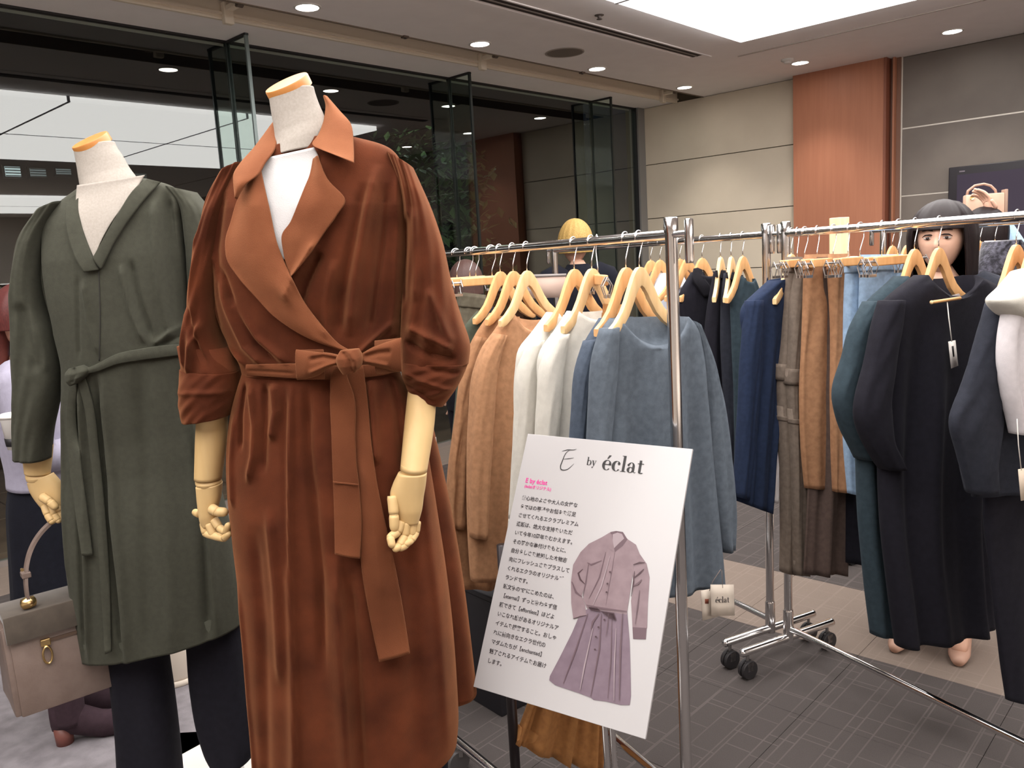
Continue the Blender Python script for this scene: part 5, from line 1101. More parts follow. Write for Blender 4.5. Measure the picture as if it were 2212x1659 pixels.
def text(body, x, y, size, mat, parent, name='printed_line', z=.0007, sx=1.0, spacing=1.0, off=0.0):
    cu = bpy.data.curves.new(name, 'FONT'); cu.body = body; cu.size = size; cu.space_character = spacing; cu.offset = off; cu.materials.append(mat); cu.fill_mode = 'FRONT'
    o = bpy.data.objects.new(name, cu); COL.objects.link(o); dg = bpy.context.evaluated_depsgraph_get(); me = bpy.data.meshes.new_from_object(o.evaluated_get(dg)); bpy.data.objects.remove(o); me.name = name
    o = bpy.data.objects.new(name, me); COL.objects.link(o); o.parent = parent; o.location = (x, y, z); o.scale = (sx, 1, 1); o['kind'] = 'stuff'
    if not me.materials: me.materials.append(mat)
    return o
lines = ['着心地のよさや大人の女性な', 'らではの要望やお悩みを満足', 'させてくれるエクラプレミアム', '通販は、絶大な支持をいただ', 'いて今年10周年をむかえます。', 'その確かな裏付けをもとに、', '自分らしさを熟知した本物志', '向にフレッシュさをプラスして', 'くれるエクラのオリジナルブ', 'ランドです。',
         '頭文字の“E”にこめたのは、', '【eternal】ずっと変わらず信', '頼できて【effortless】ほどよ', 'いこなれ感があるオリジナルア', 'イテムを提案すること。おしゃ', 'れに前向きなエクラ世代の', 'マダムたちが【enchanted】', '魅了されるアイテムをお届け', 'します。']
xa, ya = bd(1128, 1075); xb_, yb_ = bd(1046, 1424); xe, ye = bd(1247, 1087)
txt = bpy.data.objects.new('printed_text', None); COL.objects.link(txt); txt.parent = sign
step = (ya - yb_) / (len(lines) - 1); cw = (xe - xa) / 13.0
for i, l in enumerate(lines):
    n = sum(1.0 if ord(c) > 255 else .55 for c in l)
    text(l, xa, ya - step * i - .004, cw * 1.02, ink, txt, off=.0002)
x_, y_ = bd(1135, 1040); text('E by éclat', x_, y_ - .002, .0155, pink, txt, 'pink_heading', off=.0003)
x_, y_ = bd(1133, 1051); text('(éclatオリジナル)', x_, y_ - .002, .0098, pink, txt, 'pink_subheading', off=.0002)
# logo: brush E and a bold serif word
logo = MB()
def ring(cx, cy, rx, ry, ix, iy, a0=0, a1=360, dx=0, n=40):
    v, f = [], []
    for k in range(n + 1):
        a = math.radians(a0 + (a1 - a0) * k / n); v += [(cx + rx * math.cos(a), cy + ry * math.sin(a), 0), (cx + dx + ix * math.cos(a), cy + iy * math.sin(a), 0)]
    for k in range(n): f.append((2 * k, 2 * k + 1, 2 * k + 3, 2 * k + 2))
    logo.add(v, f)
def rect(x0, y0, x1, y1): logo.add([(x0, y0, 0), (x1, y0, 0), (x1, y1, 0), (x0, y1, 0)], [(0, 1, 2, 3)])
def quad(*p): logo.add([(a, b, 0) for a, b in p], [tuple(range(len(p)))])
def serif_word(word, x, y, h):
    """h = x-height"""
    for ch in word:
        if ch == 'é' or ch == 'e':
            ring(x + .5 * h, y + .5 * h, .5 * h, .52 * h, .24 * h, .47 * h, 25, 318, .04 * h); rect(x + .12 * h, y + .52 * h, x + .94 * h, y + .60 * h); ring(x + .5 * h, y + .5 * h, .5 * h, .52 * h, .22 * h, .47 * h, 0, 30)
            if ch == 'é': quad((x + .42 * h, y + 1.14 * h), (x + .55 * h, y + 1.14 * h), (x + .86 * h, y + 1.50 * h), (x + .60 * h, y + 1.50 * h))
            x += 1.04 * h
        elif ch == 'c':
            ring(x + .5 * h, y + .5 * h, .5 * h, .52 * h, .22 * h, .47 * h, 40, 322, .05 * h); ring(x + .76 * h, y + .76 * h, .14 * h, .14 * h, 0, 0); x += 1.0 * h
        elif ch == 'l':
            rect(x + .15 * h, y, x + .42 * h, y + 1.6 * h); rect(x, y, x + .58 * h, y + .06 * h); rect(x, y + 1.54 * h, x + .42 * h, y + 1.6 * h); x += .66 * h
        elif ch == 'a':
            ring(x + .36 * h, y + .27 * h, .36 * h, .29 * h, .12 * h, .23 * h, 40, 330, .03 * h); ring(x + .42 * h, y + .64 * h, .38 * h, .38 * h, .14 * h, .33 * h, 0, 150); rect(x + .54 * h, y + .08 * h, x + .80 * h, y + .64 * h); ring(x + .13 * h, y + .74 * h, .12 * h, .12 * h, 0, 0); ring(x + .84 * h, y + .12 * h, .14 * h, .12 * h, .06 * h, .06 * h, 180, 350); x += 1.06 * h
        elif ch == 't':
            rect(x + .16 * h, y + .10 * h, x + .42 * h, y + 1.3 * h); rect(x, y + .93 * h, x + .66 * h, y + 1.0 * h); ring(x + .44 * h, y + .14 * h, .28 * h, .16 * h, .03 * h, .09 * h, 180, 340); x += .72 * h
        elif ch == 'b':
            rect(x + .12 * h, y, x + .36 * h, y + 1.6 * h); rect(x, y + 1.54 * h, x + .36 * h, y + 1.6 * h); ring(x + .60 * h, y + .5 * h, .46 * h, .52 * h, .20 * h, .46 * h, -140, 140); x += 1.10 * h
        elif ch == 'y':
            quad((x + .08 * h, y + 1.0 * h), (x + .36 * h, y + 1.0 * h), (x + .66 * h, y + .1 * h), (x + .46 * h, y - .04 * h)); quad((x + .84 * h, y + 1.0 * h), (x + .92 * h, y + 1.0 * h), (x + .40 * h, y - .42 * h), (x + .32 * h, y - .42 * h))
            rect(x - .02 * h, y + .94 * h, x + .46 * h, y + 1.0 * h); rect(x + .68 * h, y + .94 * h, x + 1.02 * h, y + 1.0 * h); ring(x + .26 * h, y - .36 * h, .13 * h, .12 * h, 0, 0); x += 1.02 * h
        elif ch == ' ': x += .4 * h
    return x
bx_, by_ = bd(1266, 1006); serif_word('by', bx_, by_ + .002, .0118)
bx_, by_ = bd(1299, 1015); xe2, ye2 = bd(1390, 1022); serif_word('éclat', bx_, by_ + .001, (xe2 - bx_) / 4.5)
def stroke(px_pts, w):
    P = [bd(*p) for p in px_pts]; t_ = np.arange(len(P)); q = np.linspace(0, len(P) - 1, 40); Pc = hermite(np.array(P), t_.astype(float), q); ww = np.interp(q, np.linspace(0, len(P) - 1, len(w)), w)
    d = np.gradient(Pc, axis=0); d /= np.linalg.norm(d, axis=1)[:, None]; nrm = np.stack([-d[:, 1], d[:, 0]], 1)
    v = []
    for p, n_, w_ in zip(Pc, nrm, ww): v += [(*(p + n_ * w_ / 2), 0), (*(p - n_ * w_ / 2), 0)]
    logo.add(v, [(2 * k, 2 * k + 1, 2 * k + 3, 2 * k + 2) for k in range(len(Pc) - 1)])
stroke([(1231, 972), (1222, 980), (1215, 996), (1211, 1008), (1214, 1015), (1226, 1014), (1240, 1002)], [.0006, .0016, .0024, .0026, .0024, .0016, .0006])
stroke([(1214, 975), (1226, 972), (1240, 972), (1246, 970)], [.0006, .0022, .0014, .0006])
stroke([(1217, 992), (1228, 991), (1240, 989)], [.0006, .0018, .0006])
o = logo.build('printed_logo', ink_b, sign); o.location = (0, 0, .0008); o['kind'] = 'stuff'
for v in range(5): stroke
# printed dress: flat print
prt = bpy.data.objects.new('printed_dress', None); COL.objects.link(prt); prt.parent = sign
layer = [0]
def printed(name, pts, mat):
    layer[0] += 1; P = [bd(*p) for p in pts]; z = .0006 + .00012 * layer[0]
    bm = bmesh.new(); vv = [bm.verts.new((x, y, z)) for x, y in P]; f = bm.faces.new(vv); bmesh.ops.triangulate(bm, faces=[f]); bm.verts.index_update()
    o = mesh_obj(name, [v.co[:] for v in bm.verts], [[v.index for v in g.verts] for g in bm.faces], mat, prt, False); bm.free(); return o
Z = lambda x, y: (980 + x * .4575, 900 + y * .4575)
mau = noisy('print_mauve', srgb(122, 104, 108), srgb(130, 112, 116), 40, .5); mau_d = simple('print_mauve_dark', srgb(90, 70, 76), .5); mau_s = noisy('print_mauve_skirt', srgb(108, 92, 102), srgb(116, 100, 110), 40, .5); mau_x = simple('print_mauve_deep', srgb(62, 40, 46), .5); mau_l = simple('print_mauve_light', srgb(142, 127, 131), .5)
def bands(pts, mat, w=5, name='fold_print'):
    pts = [Z(*p) for p in pts]; n = len(pts); Lf, Rt = [], []
    for i, p in enumerate(pts):
        a, b = pts[max(i - 1, 0)], pts[min(i + 1, n - 1)]; d = np.array(b) - np.array(a); d = d / (np.linalg.norm(d) + 1e-9); nn = np.array([-d[1], d[0]]); k = w * .4575 / 2 * (math.sin(math.pi * (i + .35) / (n - 1 + .7)))
        Lf.append(tuple(np.array(p) + nn * k)); Rt.append(tuple(np.array(p) - nn * k))
    printed(name, Lf + Rt[::-1], mat)
printed('sleeve_print', [Z(*p) for p in [(846, 640), (880, 650), (912, 695), (926, 760), (918, 880), (914, 1000), (845, 996), (838, 870), (850, 800), (840, 700)]], mau)
printed('cuff_print', [Z(*p) for p in [(845, 994), (912, 998), (908, 1052), (848, 1050)]], mau_d)
printed('skirt_print', [Z(*p) for p in [(600, 925), (640, 905), (720, 905), (820, 918), (832, 1060), (836, 1200), (838, 1320), (832, 1362), (790, 1362), (720, 1345), (662, 1338), (650, 1328), (590, 1305), (530, 1285), (480, 1268), (452, 1245), (455, 1225), (500, 1140), (560, 1020)]], mau_s)
printed('bodice_print', [Z(*p) for p in [(742, 545), (790, 545), (824, 580), (862, 605), (880, 650), (852, 700), (838, 800), (828, 870), (818, 935), (720, 920), (630, 905), (612, 860), (630, 760), (628, 690), (600, 640), (640, 600), (700, 570)]], mau)
printed('sleeve_print', [Z(*p) for p in [(640, 600), (600, 640), (565, 700), (555, 780), (556, 880), (566, 955), (628, 938), (622, 890), (606, 845), (630, 770), (640, 690)]], mau)
printed('collar_print', [Z(*p) for p in [(742, 545), (768, 540), (800, 545), (822, 580), (800, 610), (762, 640), (748, 615), (740, 575)]], mau_d)
printed('neck_print', [Z(*p) for p in [(752, 556), (775, 548), (796, 554), (806, 576), (780, 600), (758, 622), (752, 590)]], mau_l)
printed('collar_point_print', [Z(*p) for p in [(736, 552), (748, 556), (754, 596), (762, 640), (732, 622)]], mau)
for pts in [[(762, 640), (750, 720), (735, 800), (720, 890)]]: bands(pts, mau_d, 3)
for pts, m_, w in [([(632, 690), (650, 700), (700, 680)], mau_d, 8), ([(612, 720), (590, 740), (600, 770), (620, 790)], mau_x, 9), ([(560, 780), (580, 830), (606, 850)], mau_d, 10), ([(640, 690), (626, 780), (612, 850)], mau_d, 6), ([(720, 640), (690, 760), (640, 860)], mau_d, 5), ([(740, 660), (700, 800), (660, 890)], mau_l, 6), ([(850, 700), (880, 690), (905, 690)], mau_x, 8), ([(856, 760), (880, 740), (900, 720)], mau_x, 7), ([(850, 800), (872, 790), (890, 770)], mau_d, 10), ([(840, 850), (850, 790), (856, 730)], mau_x, 6),
                 ([(880, 820), (870, 900), (860, 980)], mau_d, 6), ([(566, 955), (600, 944), (630, 938)], mau_x, 4), ([(636, 930), (580, 1100), (520, 1260)], mau_d, 7), ([(700, 930), (690, 1100), (650, 1320)], mau_d, 7), ([(660, 1000), (620, 1180), (600, 1290)], mau_l, 7), ([(750, 940), (745, 1150), (730, 1330)], mau_d, 5), ([(800, 930), (790, 1100), (785, 1340)], mau_d, 8), ([(770, 1000), (762, 1180), (760, 1340)], mau_l, 6), ([(630, 890), (700, 905), (820, 920)], mau_d, 9), ([(640, 900), (680, 905), (700, 920), (650, 912)], mau_x, 7), ([(700, 920), (760, 930), (770, 962), (740, 950)], mau_x, 6), ([(690, 930), (660, 970), (652, 1005)], mau_d, 9), ([(735, 930), (730, 990), (722, 1040)], mau_d, 4)]:
    bands(pts, m_, w)
for x, y in ((742, 735), (730, 790), (726, 830), (716, 960), (688, 995), (676, 1040), (672, 1100)):
    a, b = Z(x, y); printed('button_print', [(a + 2.2 * math.cos(k), b + 2.2 * math.sin(k)) for k in np.linspace(0, 5.6, 9)], mau_x)
# stand: chrome twin post
gp = TL + BX * .300 + BDn * .40 - BN * .03
b0 = on_depth(1326, 1640, 1.80)
st = thing('poster_stand', 'chrome twin-tube stand holding the tilted poster board', 'stand', (b0[0], b0[1], 0))
for dx in (-.0085, .0085):
    q = MB().tube([(dx, 0, .02), (dx - .02, 0, .78)], .0078, 16).build('tube', chrome, st, True); smooth_by_angle(q)
MB().lathe([(.16, 0), (.16, .008), (.15, .014), (.03, .02), (.02, .05)], 40).build('base', chrome_dk, st, True)
MB().box(-.06, .05, -.012, .012, .72, .80, .004).build('clamp', chrome_dk, st)
# dark pole on wheels beside it
d0 = on_z(1116, 1700, .10)
dp = thing('wheeled_pole', 'dark thin pole on a wheeled chrome foot, between the coat hem and the poster', 'stand', (d0[0], d0[1], 0))
MB().tube([(0, 0, .09), (.0, 0, .78)], .0135, 16).build('pole', simple('pole_dark', srgb(44, 36, 38), .4, .3), dp, True)
cw_ = on_z(992, 1640, .034) - np.array(dp.location)
cdir = np.array([cw_[0], cw_[1], 0]); cl = np.linalg.norm(cdir); cdir /= cl
q = MB().tube([tuple(-cdir * .02 + [0, 0, .09]), tuple(cdir * (cl + .02) + [0, 0, .09])], .014, 18).ball(tuple(cdir * (cl + .02) + [0, 0, .09]), .0142).build('foot_tube', chrome, dp, True); smooth_by_angle(q)
for s_, pos in enumerate((cdir * (cl + .0), np.array([0, 0, 0]))):
    k = MB().lathe([(.006, .05), (.006, .08)], 10, (pos[0], pos[1], 0)).box(pos[0] - .013, pos[0] + .013, pos[1] - .016, pos[1] + .016, .05, .07).build('caster_fork', chrome_dk, dp)
    for e_ in (-.009, .009):
        MB().lathe([(.012, -.007), (.031, -.007), (.034, -.004), (.034, .004), (.031, .007), (.012, .007)], 24, (pos[0], pos[1] + e_, .034), (.45, -.89, 0)).build('wheel', simple('wheel_grey', srgb(90, 88, 88), .4), k)
# éclat swing tags on the grey top
plt_ = gplane(1380, POST_A, .06)
def eclat_tag(label, quadpts, off, lettering, string_px):
    global logo
    pl5 = (plt_[0] + NF * off, plt_[1]); loc = on_plane(quadpts[2][0], quadpts[2][1], *pl5)
    t = thing('swing_tag', label, 'price tag', loc, 0, 'swing tags on the grey top'); rl = np.array(t.location)
    (x0, y0), (x1, y1), (x2, y2), (x3, y3) = quadpts
    sheet('card', [(x0, y0, x1, y1, 0, 0), (x3, y3, x2, y2, 0, 0)], simple('tag_beige', srgb(206, 194, 180), .6), t, plane=pl5, nu=4, nv=4, thick=.0012)
    MB().tube([on_plane(*p, *pl5) - rl for p in string_px], .0008, 6).build('cord', simple('cord_dark', srgb(120, 104, 96), .8), t, True)
    if lettering:
        a, b = on_plane(1545, 1302, *pl5), on_plane(1576, 1301, *pl5); xd = (b - a) / np.linalg.norm(b - a); L_ = np.linalg.norm(b - a)
        logo = MB(); serif_word('éclat', 0, 0, L_ / 4.6); lw = [a + xd * x + np.array([0, 0, 1]) * y + NF * .0012 for x, y, z in logo.v]
        mesh_obj('printed_logo', [p - rl for p in lw], logo.f, ink, t, False)['kind'] = 'stuff'
    else:
        sheet('printed_mark', [(x0 + 9, y0 + 18, x0 + 17, y0 + 18, .001, .001), (x0 + 9, y0 + 28, x0 + 17, y0 + 28, .001, .001)], simple('mark_brown', srgb(120, 60, 40), .7), t, plane=pl5, nu=3, nv=3, thick=.0004)
eclat_tag('beige swing tag with small printed lettering hanging at the hem of the grey top', [(1535, 1263), (1585, 1263), (1587, 1330), (1537, 1331)], .012, True, [(1559, 1232), (1560, 1250), (1561, 1270)])
eclat_tag('beige swing tag with a brown mark half behind the lettered tag', [(1514, 1276), (1548, 1270), (1552, 1332), (1518, 1341)], .0, False, [(1557, 1230), (1540, 1255), (1532, 1276)])
# ------------------------------------------------------------------ people
M_flesh = noisy('skin', srgb(214, 168, 144), srgb(222, 178, 154), 30, .55, spec=.3); M_hair_d = noisy('dark_hair', srgb(15, 10, 11), srgb(36, 23, 23), 60, .5, stretch=(14, 14, 1), spec=.22)
M_hair_b = noisy('blond_hair', srgb(140, 108, 58), srgb(196, 164, 100), 40, .6, stretch=(16, 16, 1), spec=.2); M_hair_r = noisy('auburn_hair', srgb(64, 26, 26), srgb(90, 40, 36), 60, .5, stretch=(14, 14, 1))
M_lip = simple('lips', srgb(176, 116, 104), .5); M_eyew = simple('eye_white', srgb(186, 176, 170), .3); M_iris = simple('iris', srgb(40, 26, 22), .2)
def skin_body(name, joints, edges, radii, parent, mat, head_c, head_s, yaw_h, face=True, hair=None):
    me = bpy.data.meshes.new(name + '_cage'); me.from_pydata(joints, edges, []); o = bpy.data.objects.new(name + '_cage', me); COL.objects.link(o)
    m = o.modifiers.new('s', 'SKIN'); m.use_smooth_shade = True
    for i, r in enumerate(radii): me.skin_vertices[0].data[i].radius = (r, r)
    me.skin_vertices[0].data[0].use_root = True
    s = o.modifiers.new('d', 'SUBSURF'); s.levels = 1; s.render_levels = 1
    dg = bpy.context.evaluated_depsgraph_get(); dg.update(); ev = o.evaluated_get(dg).to_mesh()
    V = [v.co[:] for v in ev.vertices]; Fc = [tuple(p.vertices) for p in ev.polygons]
    o.evaluated_get(dg).to_mesh_clear(); bpy.data.objects.remove(o)
    # head: shaped ball with nose, brow, eye hollows, cheeks and chin (faces -y)
    nu, nv = 48, 40; base = len(V); ca, sa = math.cos(yaw_h), math.sin(yaw_h)
    for i in range(nv + 1):
        th = math.pi * i / nv
        for k in range(nu):
            ph = 2 * math.pi * k / nu; x = math.sin(th) * math.sin(ph); y = -math.sin(th) * math.cos(ph); z = math.cos(th)
            X, Y_, Z_ = x * .074, y * .093, z * .115
            if z < 0: X *= 1 - .34 * (-z) ** 1.4; Y_ = Y_ * (1 - .16 * (-z)) - .012 * (-z)
            if y < -.1:
                g = lambda cx, cz, w, h: math.exp(-((x - cx) / w) ** 2 - ((z - cz) / h) ** 2)
                Y_ -= .022 * g(0, -.24, .11, .14) + .010 * g(0, -.05, .08, .2) + .005 * g(0, .18, .7, .08) + .006 * g(0, -.55, .22, .06) + .006 * g(0, -.85, .25, .12)
                Y_ += .009 * g(.36, .02, .16, .09) + .009 * g(-.36, .02, .16, .09) + .003 * g(0, -.47, .3, .03)
            V.append((head_c[0] + head_s * (X * ca - Y_ * sa), head_c[1] + head_s * (X * sa + Y_ * ca), head_c[2] + head_s * Z_))
    Fc += [(base + i * nu + k, base + (i + 1) * nu + k, base + (i + 1) * nu + (k + 1) % nu, base + i * nu + (k + 1) % nu) for i in range(nv) for k in range(nu)]
    body = mesh_obj(name, V, Fc, mat, parent, True)
    def hp(x, y, z): return (head_c[0] + head_s * (x * ca - y * sa), head_c[1] + head_s * (x * sa + y * ca), head_c[2] + head_s * z)
    for s in (-1, 1):
        e = MB().ball((0, 0, 0), .017, 12, 10, (.35, .75, 1.5)); e.v = [hp(s * .076 + p[0], .012 + p[1], -.008 + p[2]) for p in e.v]; e.build('ear', mat, parent, True)
        if face:
            e = MB().ball((0, 0, 0), .0120, 16, 12, (1.15, .5, .42)); e.v = [hp(s * .029 + p[0], -.0812 + p[1], .002 + p[2]) for p in e.v]; ey = e.build('eye', M_eyew, parent, True)
            e = MB().ball((0, 0, 0), .0056, 14, 10, (1, .5, .88)); e.v = [hp(s * .029 + p[0], -.0868 + p[1], .002 + p[2]) for p in e.v]; e.build('iris', M_iris, ey, True)
            e = MB().tube([hp(s * .012, -.0905, .012), hp(s * .022, -.0920, .0135), hp(s * .036, -.0895, .0125), hp(s * .046, -.083, .006)], [.0012, .0024, .0024, .001], 8); e.build('lash_line', M_hair_d, parent, True)
            e = MB().tube([hp(s * .012, -.0955, .027), hp(s * .028, -.0945, .031), hp(s * .046, -.084, .026)], [.0026, .003, .0012], 8); e.build('eyebrow', M_hair_d, parent, True)
    if face:
        e = MB().ball((0, 0, 0), .012, 16, 10, (1.9, .6, .6)); e.v = [hp(p[0], -.089 + p[1], -.064 + p[2]) for p in e.v]; e.build('mouth', M_lip, parent, True)
    return body, hp
def person(name, label, loc, yaw, h, mat_skin=None, pose=None, head_yaw=0.0, face=True, hands=True):
    k = h / 1.6; t = thing(name, label, 'person', loc, yaw)
    J = {'pelvis': (0, 0, .86), 'spine': (0, .008, 1.03), 'chest': (0, .012, 1.20), 'neck0': (0, .018, 1.315), 'neck1': (0, .004, 1.41)}
    for s, n in ((-1, 'r'), (1, 'l')):
        J.update({'sh' + n: (s * .155, .018, 1.285), 'el' + n: (s * .205, .035, 1.05), 'wr' + n: (s * .215, -.035, .835), 'hip' + n: (s * .085, .0, .81), 'kn' + n: (s * .09, -.012, .455), 'an' + n: (s * .088, .025, .085), 'to' + n: (s * .10, -.12, .035)})
    if pose: J.update(pose)
    Rd = {'pelvis': .115, 'spine': .098, 'chest': .108, 'neck0': .06, 'neck1': .05, 'sh': .058, 'el': .040, 'wr': .027, 'hip': .085, 'kn': .055, 'an': .037, 'to': .03}
    names = list(J); idx = {n: i for i, n in enumerate(names)}; V = [tuple(c * k for c in J[n]) for n in names]; rad = [(Rd.get(n) or Rd[n[:-1]]) * k for n in names]
    E_ = [('pelvis', 'spine'), ('spine', 'chest'), ('chest', 'neck0'), ('neck0', 'neck1')]
    for n in 'rl': E_ += [('chest', 'sh' + n), ('sh' + n, 'el' + n), ('el' + n, 'wr' + n), ('pelvis', 'hip' + n), ('hip' + n, 'kn' + n), ('kn' + n, 'an' + n), ('an' + n, 'to' + n)]
    E2 = [(idx[a], idx[b]) for a, b in E_]
    for n, s in (('r', -1), ('l', 1)):          # palm and five fingers
        w = Vector(V[idx['wr' + n]]); d = (w - Vector(V[idx['el' + n]])).normalized(); side = d.cross(Vector((s, 0, 0))).normalized(); side = side if side.length > .5 else Vector((0, 1, 0)); up = side.cross(d)
        V.append(tuple(w + d * .055 * k)); rad.append(.026 * k); p = len(V) - 1; E2.append((idx['wr' + n], p))
        for q in range(4):
            o = (q - 1.5) * .019 * k; b = w + d * .095 * k + side * o; L = (.068, .078, .072, .056)[q] * k
            V.append(tuple(b)); rad.append(.0095 * k); V.append(tuple(b + d * L * .5 + up * .012 * s * k)); rad.append(.0085 * k); V.append(tuple(b + d * L * .9 + up * .036 * s * k)); rad.append(.007 * k)
            E2 += [(p, len(V) - 3), (len(V) - 3, len(V) - 2), (len(V) - 2, len(V) - 1)]
        b = w + d * .04 * k - side * .034 * k; V.append(tuple(b)); rad.append(.011 * k); V.append(tuple(b + d * .045 * k - side * .014 * k + up * .012 * s * k)); rad.append(.0085 * k); E2 += [(p, len(V) - 2), (len(V) - 2, len(V) - 1)]
    hc = tuple(np.array(V[idx['neck1']]) + np.array([0, -.012, .075]) * k)
    body, hp = skin_body('body', V, E2, rad, t, mat_skin or M_flesh, hc, k * 1.0, head_yaw, face)
    return t, {n: Vector(V[idx[n]]) for n in names}, hp, k
def rings(name, prof, mat, parent, n=40, folds=0, amp=.008):
    """closed garment of elliptical rings (z, cx, cy, rx, ry)"""
    m = MB(); v, f = [], []
    P = np.array(prof, float); q = np.linspace(0, len(P) - 1, 26); P = hermite(P, np.arange(len(P)).astype(float), q)
    for i, (z, cx, cy, rx, ry) in enumerate(P):
        for a in range(n):
            t = 2 * math.pi * a / n; w = 1 + amp / max(rx, .05) * math.sin(folds * t + .4) * (i / 25) if folds else 1
            v.append((cx + rx * w * math.cos(t), cy + ry * w * math.sin(t), z))
    for i in range(len(P) - 1):
        for a in range(n): f.append((i * n + a, i * n + (a + 1) % n, (i + 1) * n + (a + 1) % n, (i + 1) * n + a))
    f.append(tuple(range(n))); f.append(tuple((len(P) - 1) * n + a for a in range(n - 1, -1, -1)))
    return m.add(v, f).build(name, mat, parent, True)
def limb(name, pts, rad, mat, parent):
    P = np.array([tuple(p) for p in pts]); q = np.linspace(0, len(P) - 1, 18); Pc = hermite(P, np.arange(len(P)).astype(float), q); rr = np.interp(q, range(len(rad)), rad)
    return MB().tube(Pc.tolist(), rr.tolist(), 20).build(name, mat, parent, True)
def hair_cap(hp, mat, parent, length=.16, fringe=.045, vol=1.10, strands=True, name='hair', back=.0, wx=1.0, wy=1.0, rough=.010):
    """hair shell: open over the face, hanging to a length below the head centre"""
    nu, nv = 72, 40; v, f = [], []
    for layer in (0, 1):
        for i in range(nv + 1):
            s = i / nv
            for k in range(nu):
                ph = 2 * math.pi * k / nu; front = max(0.0, math.cos(ph))          # 1 at the face
                zmin = -length + (fringe + length) * min(1.0, max(0, (front - .50) / .18))
                z = .122 * vol + (zmin - .122 * vol) * s
                zz = max(-.0, z) / (.122 * vol); r = math.sqrt(max(0, 1 - zz * zz)) if z > 0 else 1.0
                wv = 1 + rough * math.sin(ph * 17 + 3 * s) + rough * .8 * math.sin(ph * 31 + 1 - 4 * s)
                low = max(0, -z); rx = wx * (.084 * vol - .10 * low * .25) * wv; ry = wy * (.102 * vol - .12 * low * .3) * wv
                if layer: rx *= .93; ry *= .93
                v.append(hp(rx * r * math.sin(ph), -ry * r * math.cos(ph) + .004 + .10 * (wy - 1) + back * low, z * (1 if not layer else .97)))
    for L in (0, 1):
        b = L * (nv + 1) * nu
        for i in range(nv):
            for k in range(nu): f.append((b + i * nu + k, b + (i + 1) * nu + k, b + (i + 1) * nu + (k + 1) % nu, b + i * nu + (k + 1) % nu))
    for k in range(nu):
        a, b = nv * nu + k, nv * nu + (k + 1) % nu; c = (nv + 1) * nu; f.append((a, b, c + b, c + a))
    return mesh_obj(name, v, f, mat, parent, True)
def shoe(name, an, to, mat, parent, heel=.0, heel_mat=None, tall=.075):
    d = (to - an); d.z = 0; d = d.normalized(); q = Matrix.Rotation(math.atan2(d.y, d.x), 3, 'Z'); m = MB()
    v, f = [], []; xs = np.linspace(-.055, .185, 14)
    for x in xs:
        w = .036 * (1 - .5 * max(0, (x - .12) / .065) ** 2) * (1 - .3 * max(0, (-x - .02) / .035) ** 2); hgt = tall - .035 * min(1, max(0, (x + .02) / .14)) - .012 * max(0, (x - .14) / .045); z0_ = heel * max(0, 1 - (x + .05) / .14)
        for a in range(12):
            t = 2 * math.pi * a / 12; v.append(tuple(Vector((an.x, an.y, 0)) + q @ Vector((x, w * math.cos(t), .004 + z0_ + hgt / 2 + hgt / 2 * math.sin(t)))))
    n = 12
    for i in range(len(xs) - 1):
        for a in range(n): f.append((i * n + a, i * n + (a + 1) % n, (i + 1) * n + (a + 1) % n, (i + 1) * n + a))
    f.append(tuple(range(n))); f.append(tuple((len(xs) - 1) * n + a for a in range(n - 1, -1, -1)))
    o = m.add(v, f).build(name, mat, parent, True)
    if heel:
        c = Vector((an.x, an.y, 0)) + q @ Vector((-.025, 0, 0)); MB().lathe([(.026, 0), (.030, heel + .02)], 20, tuple(c)).build('block_heel', heel_mat, o, True)
    return o
def dress_up(t, J, k, top, bottom, top_hem=.80, kind='skirt', hem=.45, sleeve_to='wr', tall=.075, shoes=None, heel=0.0, heel_mat=None, neckline=1.335, bulk=1.0):
    rings('top_body', [(top_hem * k, 0, .0, .175 * k * bulk, .125 * k * bulk), (1.0 * k, 0, .005, .160 * k * bulk, .118 * k * bulk), (1.18 * k, 0, .01, .172 * k * bulk, .125 * k * bulk), (1.27 * k, 0, .015, .168 * k * bulk, .105 * k * bulk), (1.315 * k, 0, .018, .11 * k, .085 * k), (neckline * k, 0, .018, .068 * k, .068 * k)], top, t, folds=7, amp=.003)
    for n in 'rl': limb('sleeve', [J['chest'].lerp(J['sh' + n], .75), J['sh' + n], J['el' + n], J['wr' + n].lerp(J['el' + n], .08)], [.075 * k * bulk, .072 * k * bulk, .056 * k * bulk, .042 * k * bulk], top, t)
    if kind == 'skirt': rings('skirt', [(.98 * k, 0, .0, .145 * k, .105 * k), (.85 * k, 0, 0, .175 * k, .135 * k), (.65 * k, 0, 0, .185 * k, .15 * k), (hem * k, 0, 0, .205 * k, .17 * k)], bottom, t, folds=9, amp=.012)
    else:
        rings('hips', [(.98 * k, 0, .0, .15 * k, .11 * k), (.85 * k, 0, 0, .175 * k, .135 * k), (.74 * k, 0, 0, .17 * k, .125 * k)], bottom, t)
        for n in 'rl': limb('trouser_leg', [J['hip' + n], J['kn' + n], J['an' + n] + Vector((0, 0, -.02))], [.098 * k, .075 * k, .062 * k], bottom, t)
    if shoes:
        for n in 'rl': shoe('shoe', J['an' + n], J['to' + n], shoes, t, heel, heel_mat, tall)
M_lav = cloth('lavender_knit', (150, 146, 162), var=.05); M_dkblue = cloth('dark_navy_cloth', (22, 23, 31)); M_shoe = simple('black_shoe', srgb(30, 26, 28), .4); M_boot = cloth('plum_boot', (58, 44, 50)); M_heelm = simple('brown_heel', srgb(112, 66, 58), .5)
M_lightblue = cloth('light_blue_denim', (160, 188, 212), var=.05); M_bg = noisy('tan_bag', srgb(192, 158, 136), srgb(200, 166, 144), 20, .5)
